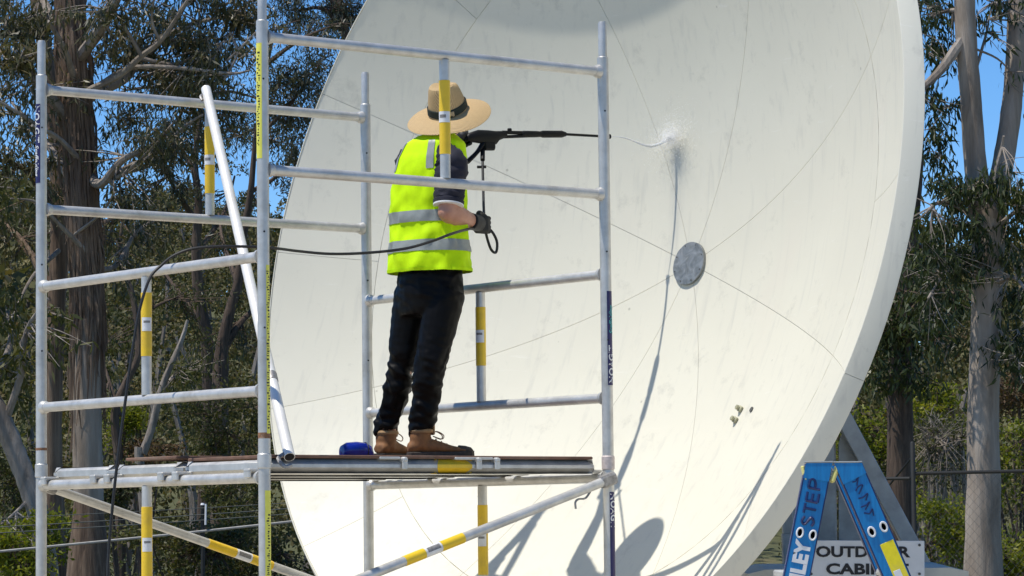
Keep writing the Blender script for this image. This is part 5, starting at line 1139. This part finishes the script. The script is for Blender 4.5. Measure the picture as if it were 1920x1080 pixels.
# ------------------------------------------------------------------ fences
def fence(name, label, P, Y_, post_list, rails, mesh_h, mesh_from, mat_post, rail_r=.021):
    t = thing(name, V(P[0].x, P[0].y, 0), label, 'fence')
    for p, h, r in post_list:
        b = MB(); b.tube([p + V(0, 0, -.1), p + V(0, 0, h - .01), p + V(0, 0, h)], [r, r, r * .6], 10); b.build('post', mat_post, t)
    for p, q, r in rails:
        b = MB(); b.tube([p, (p + q) / 2, q], r, 8); b.build('rail', mat_post, t)
    # chain-link: crossing zig-zag wires
    b = MB(); A, B, h0, h1A, h1B = mesh_from; d = (B - A); L = d.length; d.normalize(); pitch = .07
    n = int((L + 2) / pitch)
    for s_ in (-1, 1):
        for i in range(n):
            x0 = i * pitch - (2 if s_ > 0 else 0); hh = h1A - h0; p0 = (x0, h0); x1 = x0 + s_ * hh * .9; p1 = (x1, h1A)
            # clip to the span
            def clip(pa, pb):
                (xa, za), (xb, zb) = pa, pb
                if max(xa, xb) < 0 or min(xa, xb) > L: return None
                def cut(xa, za, xb, zb, X): t_ = (X - xa) / (xb - xa); return X, za + (zb - za) * t_
                if xa < 0: xa, za = cut(xa, za, xb, zb, 0)
                if xb < 0: xb, zb = cut(xa, za, xb, zb, 0)
                if xa > L: xa, za = cut(xa, za, xb, zb, L)
                if xb > L: xb, zb = cut(xa, za, xb, zb, L)
                return (xa, za), (xb, zb)
            c = clip(p0, p1)
            if not c: continue
            (xa, za), (xb, zb) = c; b.tube([A + d * xa + V(0, s_ * .0016, za), A + d * xb + V(0, s_ * .0016, zb)], .0011, 3, cap=False)
    o = b.build('chain_link_mesh', M['wire'], t, False); o['kind'] = 'stuff'; return t
M['wire'] = plain('grey_wire', (0.12, 0.12, 0.11), 0.6, 0.3, 0.1, 30)
M['darkwire'] = plain('dark_wire', (0.05, 0.06, 0.06), 0.6, 0.3, 0.1, 30)
M['darkpost'] = plain('dark_green_post', (0.010, 0.011, 0.010), 0.7, 0.0, 0.2, 20)
M['palerail'] = plain('weathered_pale_rail', (0.20, 0.20, 0.195), 0.5, 0.3, 0.2, 20)
FZ = 24.5
a_, b_ = at(1712, 888, FZ), at(1930, 881, FZ); l_ = at(1560, 902, FZ + .6)
pr = V(a_.x, FZ, 0); far = V(b_.x + 3.5, FZ - .2, 0); lf = V(l_.x - 3.0, FZ + 1.6, 0)
ph = at(1712, 828, FZ).z
fence('chain_link_fence', 'dark chain-link fence with rail and post on the right behind the dish', [pr], FZ,
      [(pr, ph, .019), (far, ph, .019), (V(pr.x + 2.6, FZ - .1, 0), a_.z, .019), (lf, ph, .019)],
      [(V(pr.x, FZ, a_.z), V(far.x, far.y, b_.z + .03), .014), (at(1706, 897, FZ), V(lf.x, lf.y, a_.z - .02), .013), (V(pr.x, FZ, .15), V(far.x, far.y, .15), .012), (at(1708, 860, FZ + .02), at(1655, 925, FZ + .5), .008)], 2.0,
      (pr, far, .03, a_.z, a_.z), M['darkpost'])
ZF = 25.5
A = at(-60, 1040, ZF); B = at(600, 968, ZF); pp = at(380, 946, ZF)
fl = thing('wire_fence', V(pp.x, ZF, 0), 'pale wire fence with a slim dark post, low on the left under the scaffold', 'fence')
for x, top_ in ((380, 946), (-60, 985), (820, 935)):
    p = at(x, top_, ZF); b = MB(); b.tube([V(p.x, ZF, -.1), V(p.x, ZF, p.z)], .017, 10); po_ = b.build('post', M['darkpost'], fl)
    b = MB(); b.tube([V(p.x, ZF, p.z - .004), V(p.x, ZF, p.z + .012)], [.019, .013], 10); b.build('post_cap', M['white_st'], po_)
for y0, y1, r, mt_ in ((1040, 972, .011, 'palerail'), (992, 950, .004, 'darkwire'), (1003, 960, .004, 'darkwire'), (975, 940, .003, 'darkwire')):
    b = MB(); p, q = at(-60, y0, ZF - .02), at(620, y1 - 4, ZF - .02); e = p + (q - p) * 1.35; b.tube([p, p + (e - p) * .5 - V(0, 0, .012), e], r, 7, sm=6); b.build('wire', M[mt_], fl)
q = at(386, 945, ZF - .03); b = MB(); b.tube([q, q - V(0.004, 0, .17)], .008, 8); b.build('marker', M['white_st'], fl)
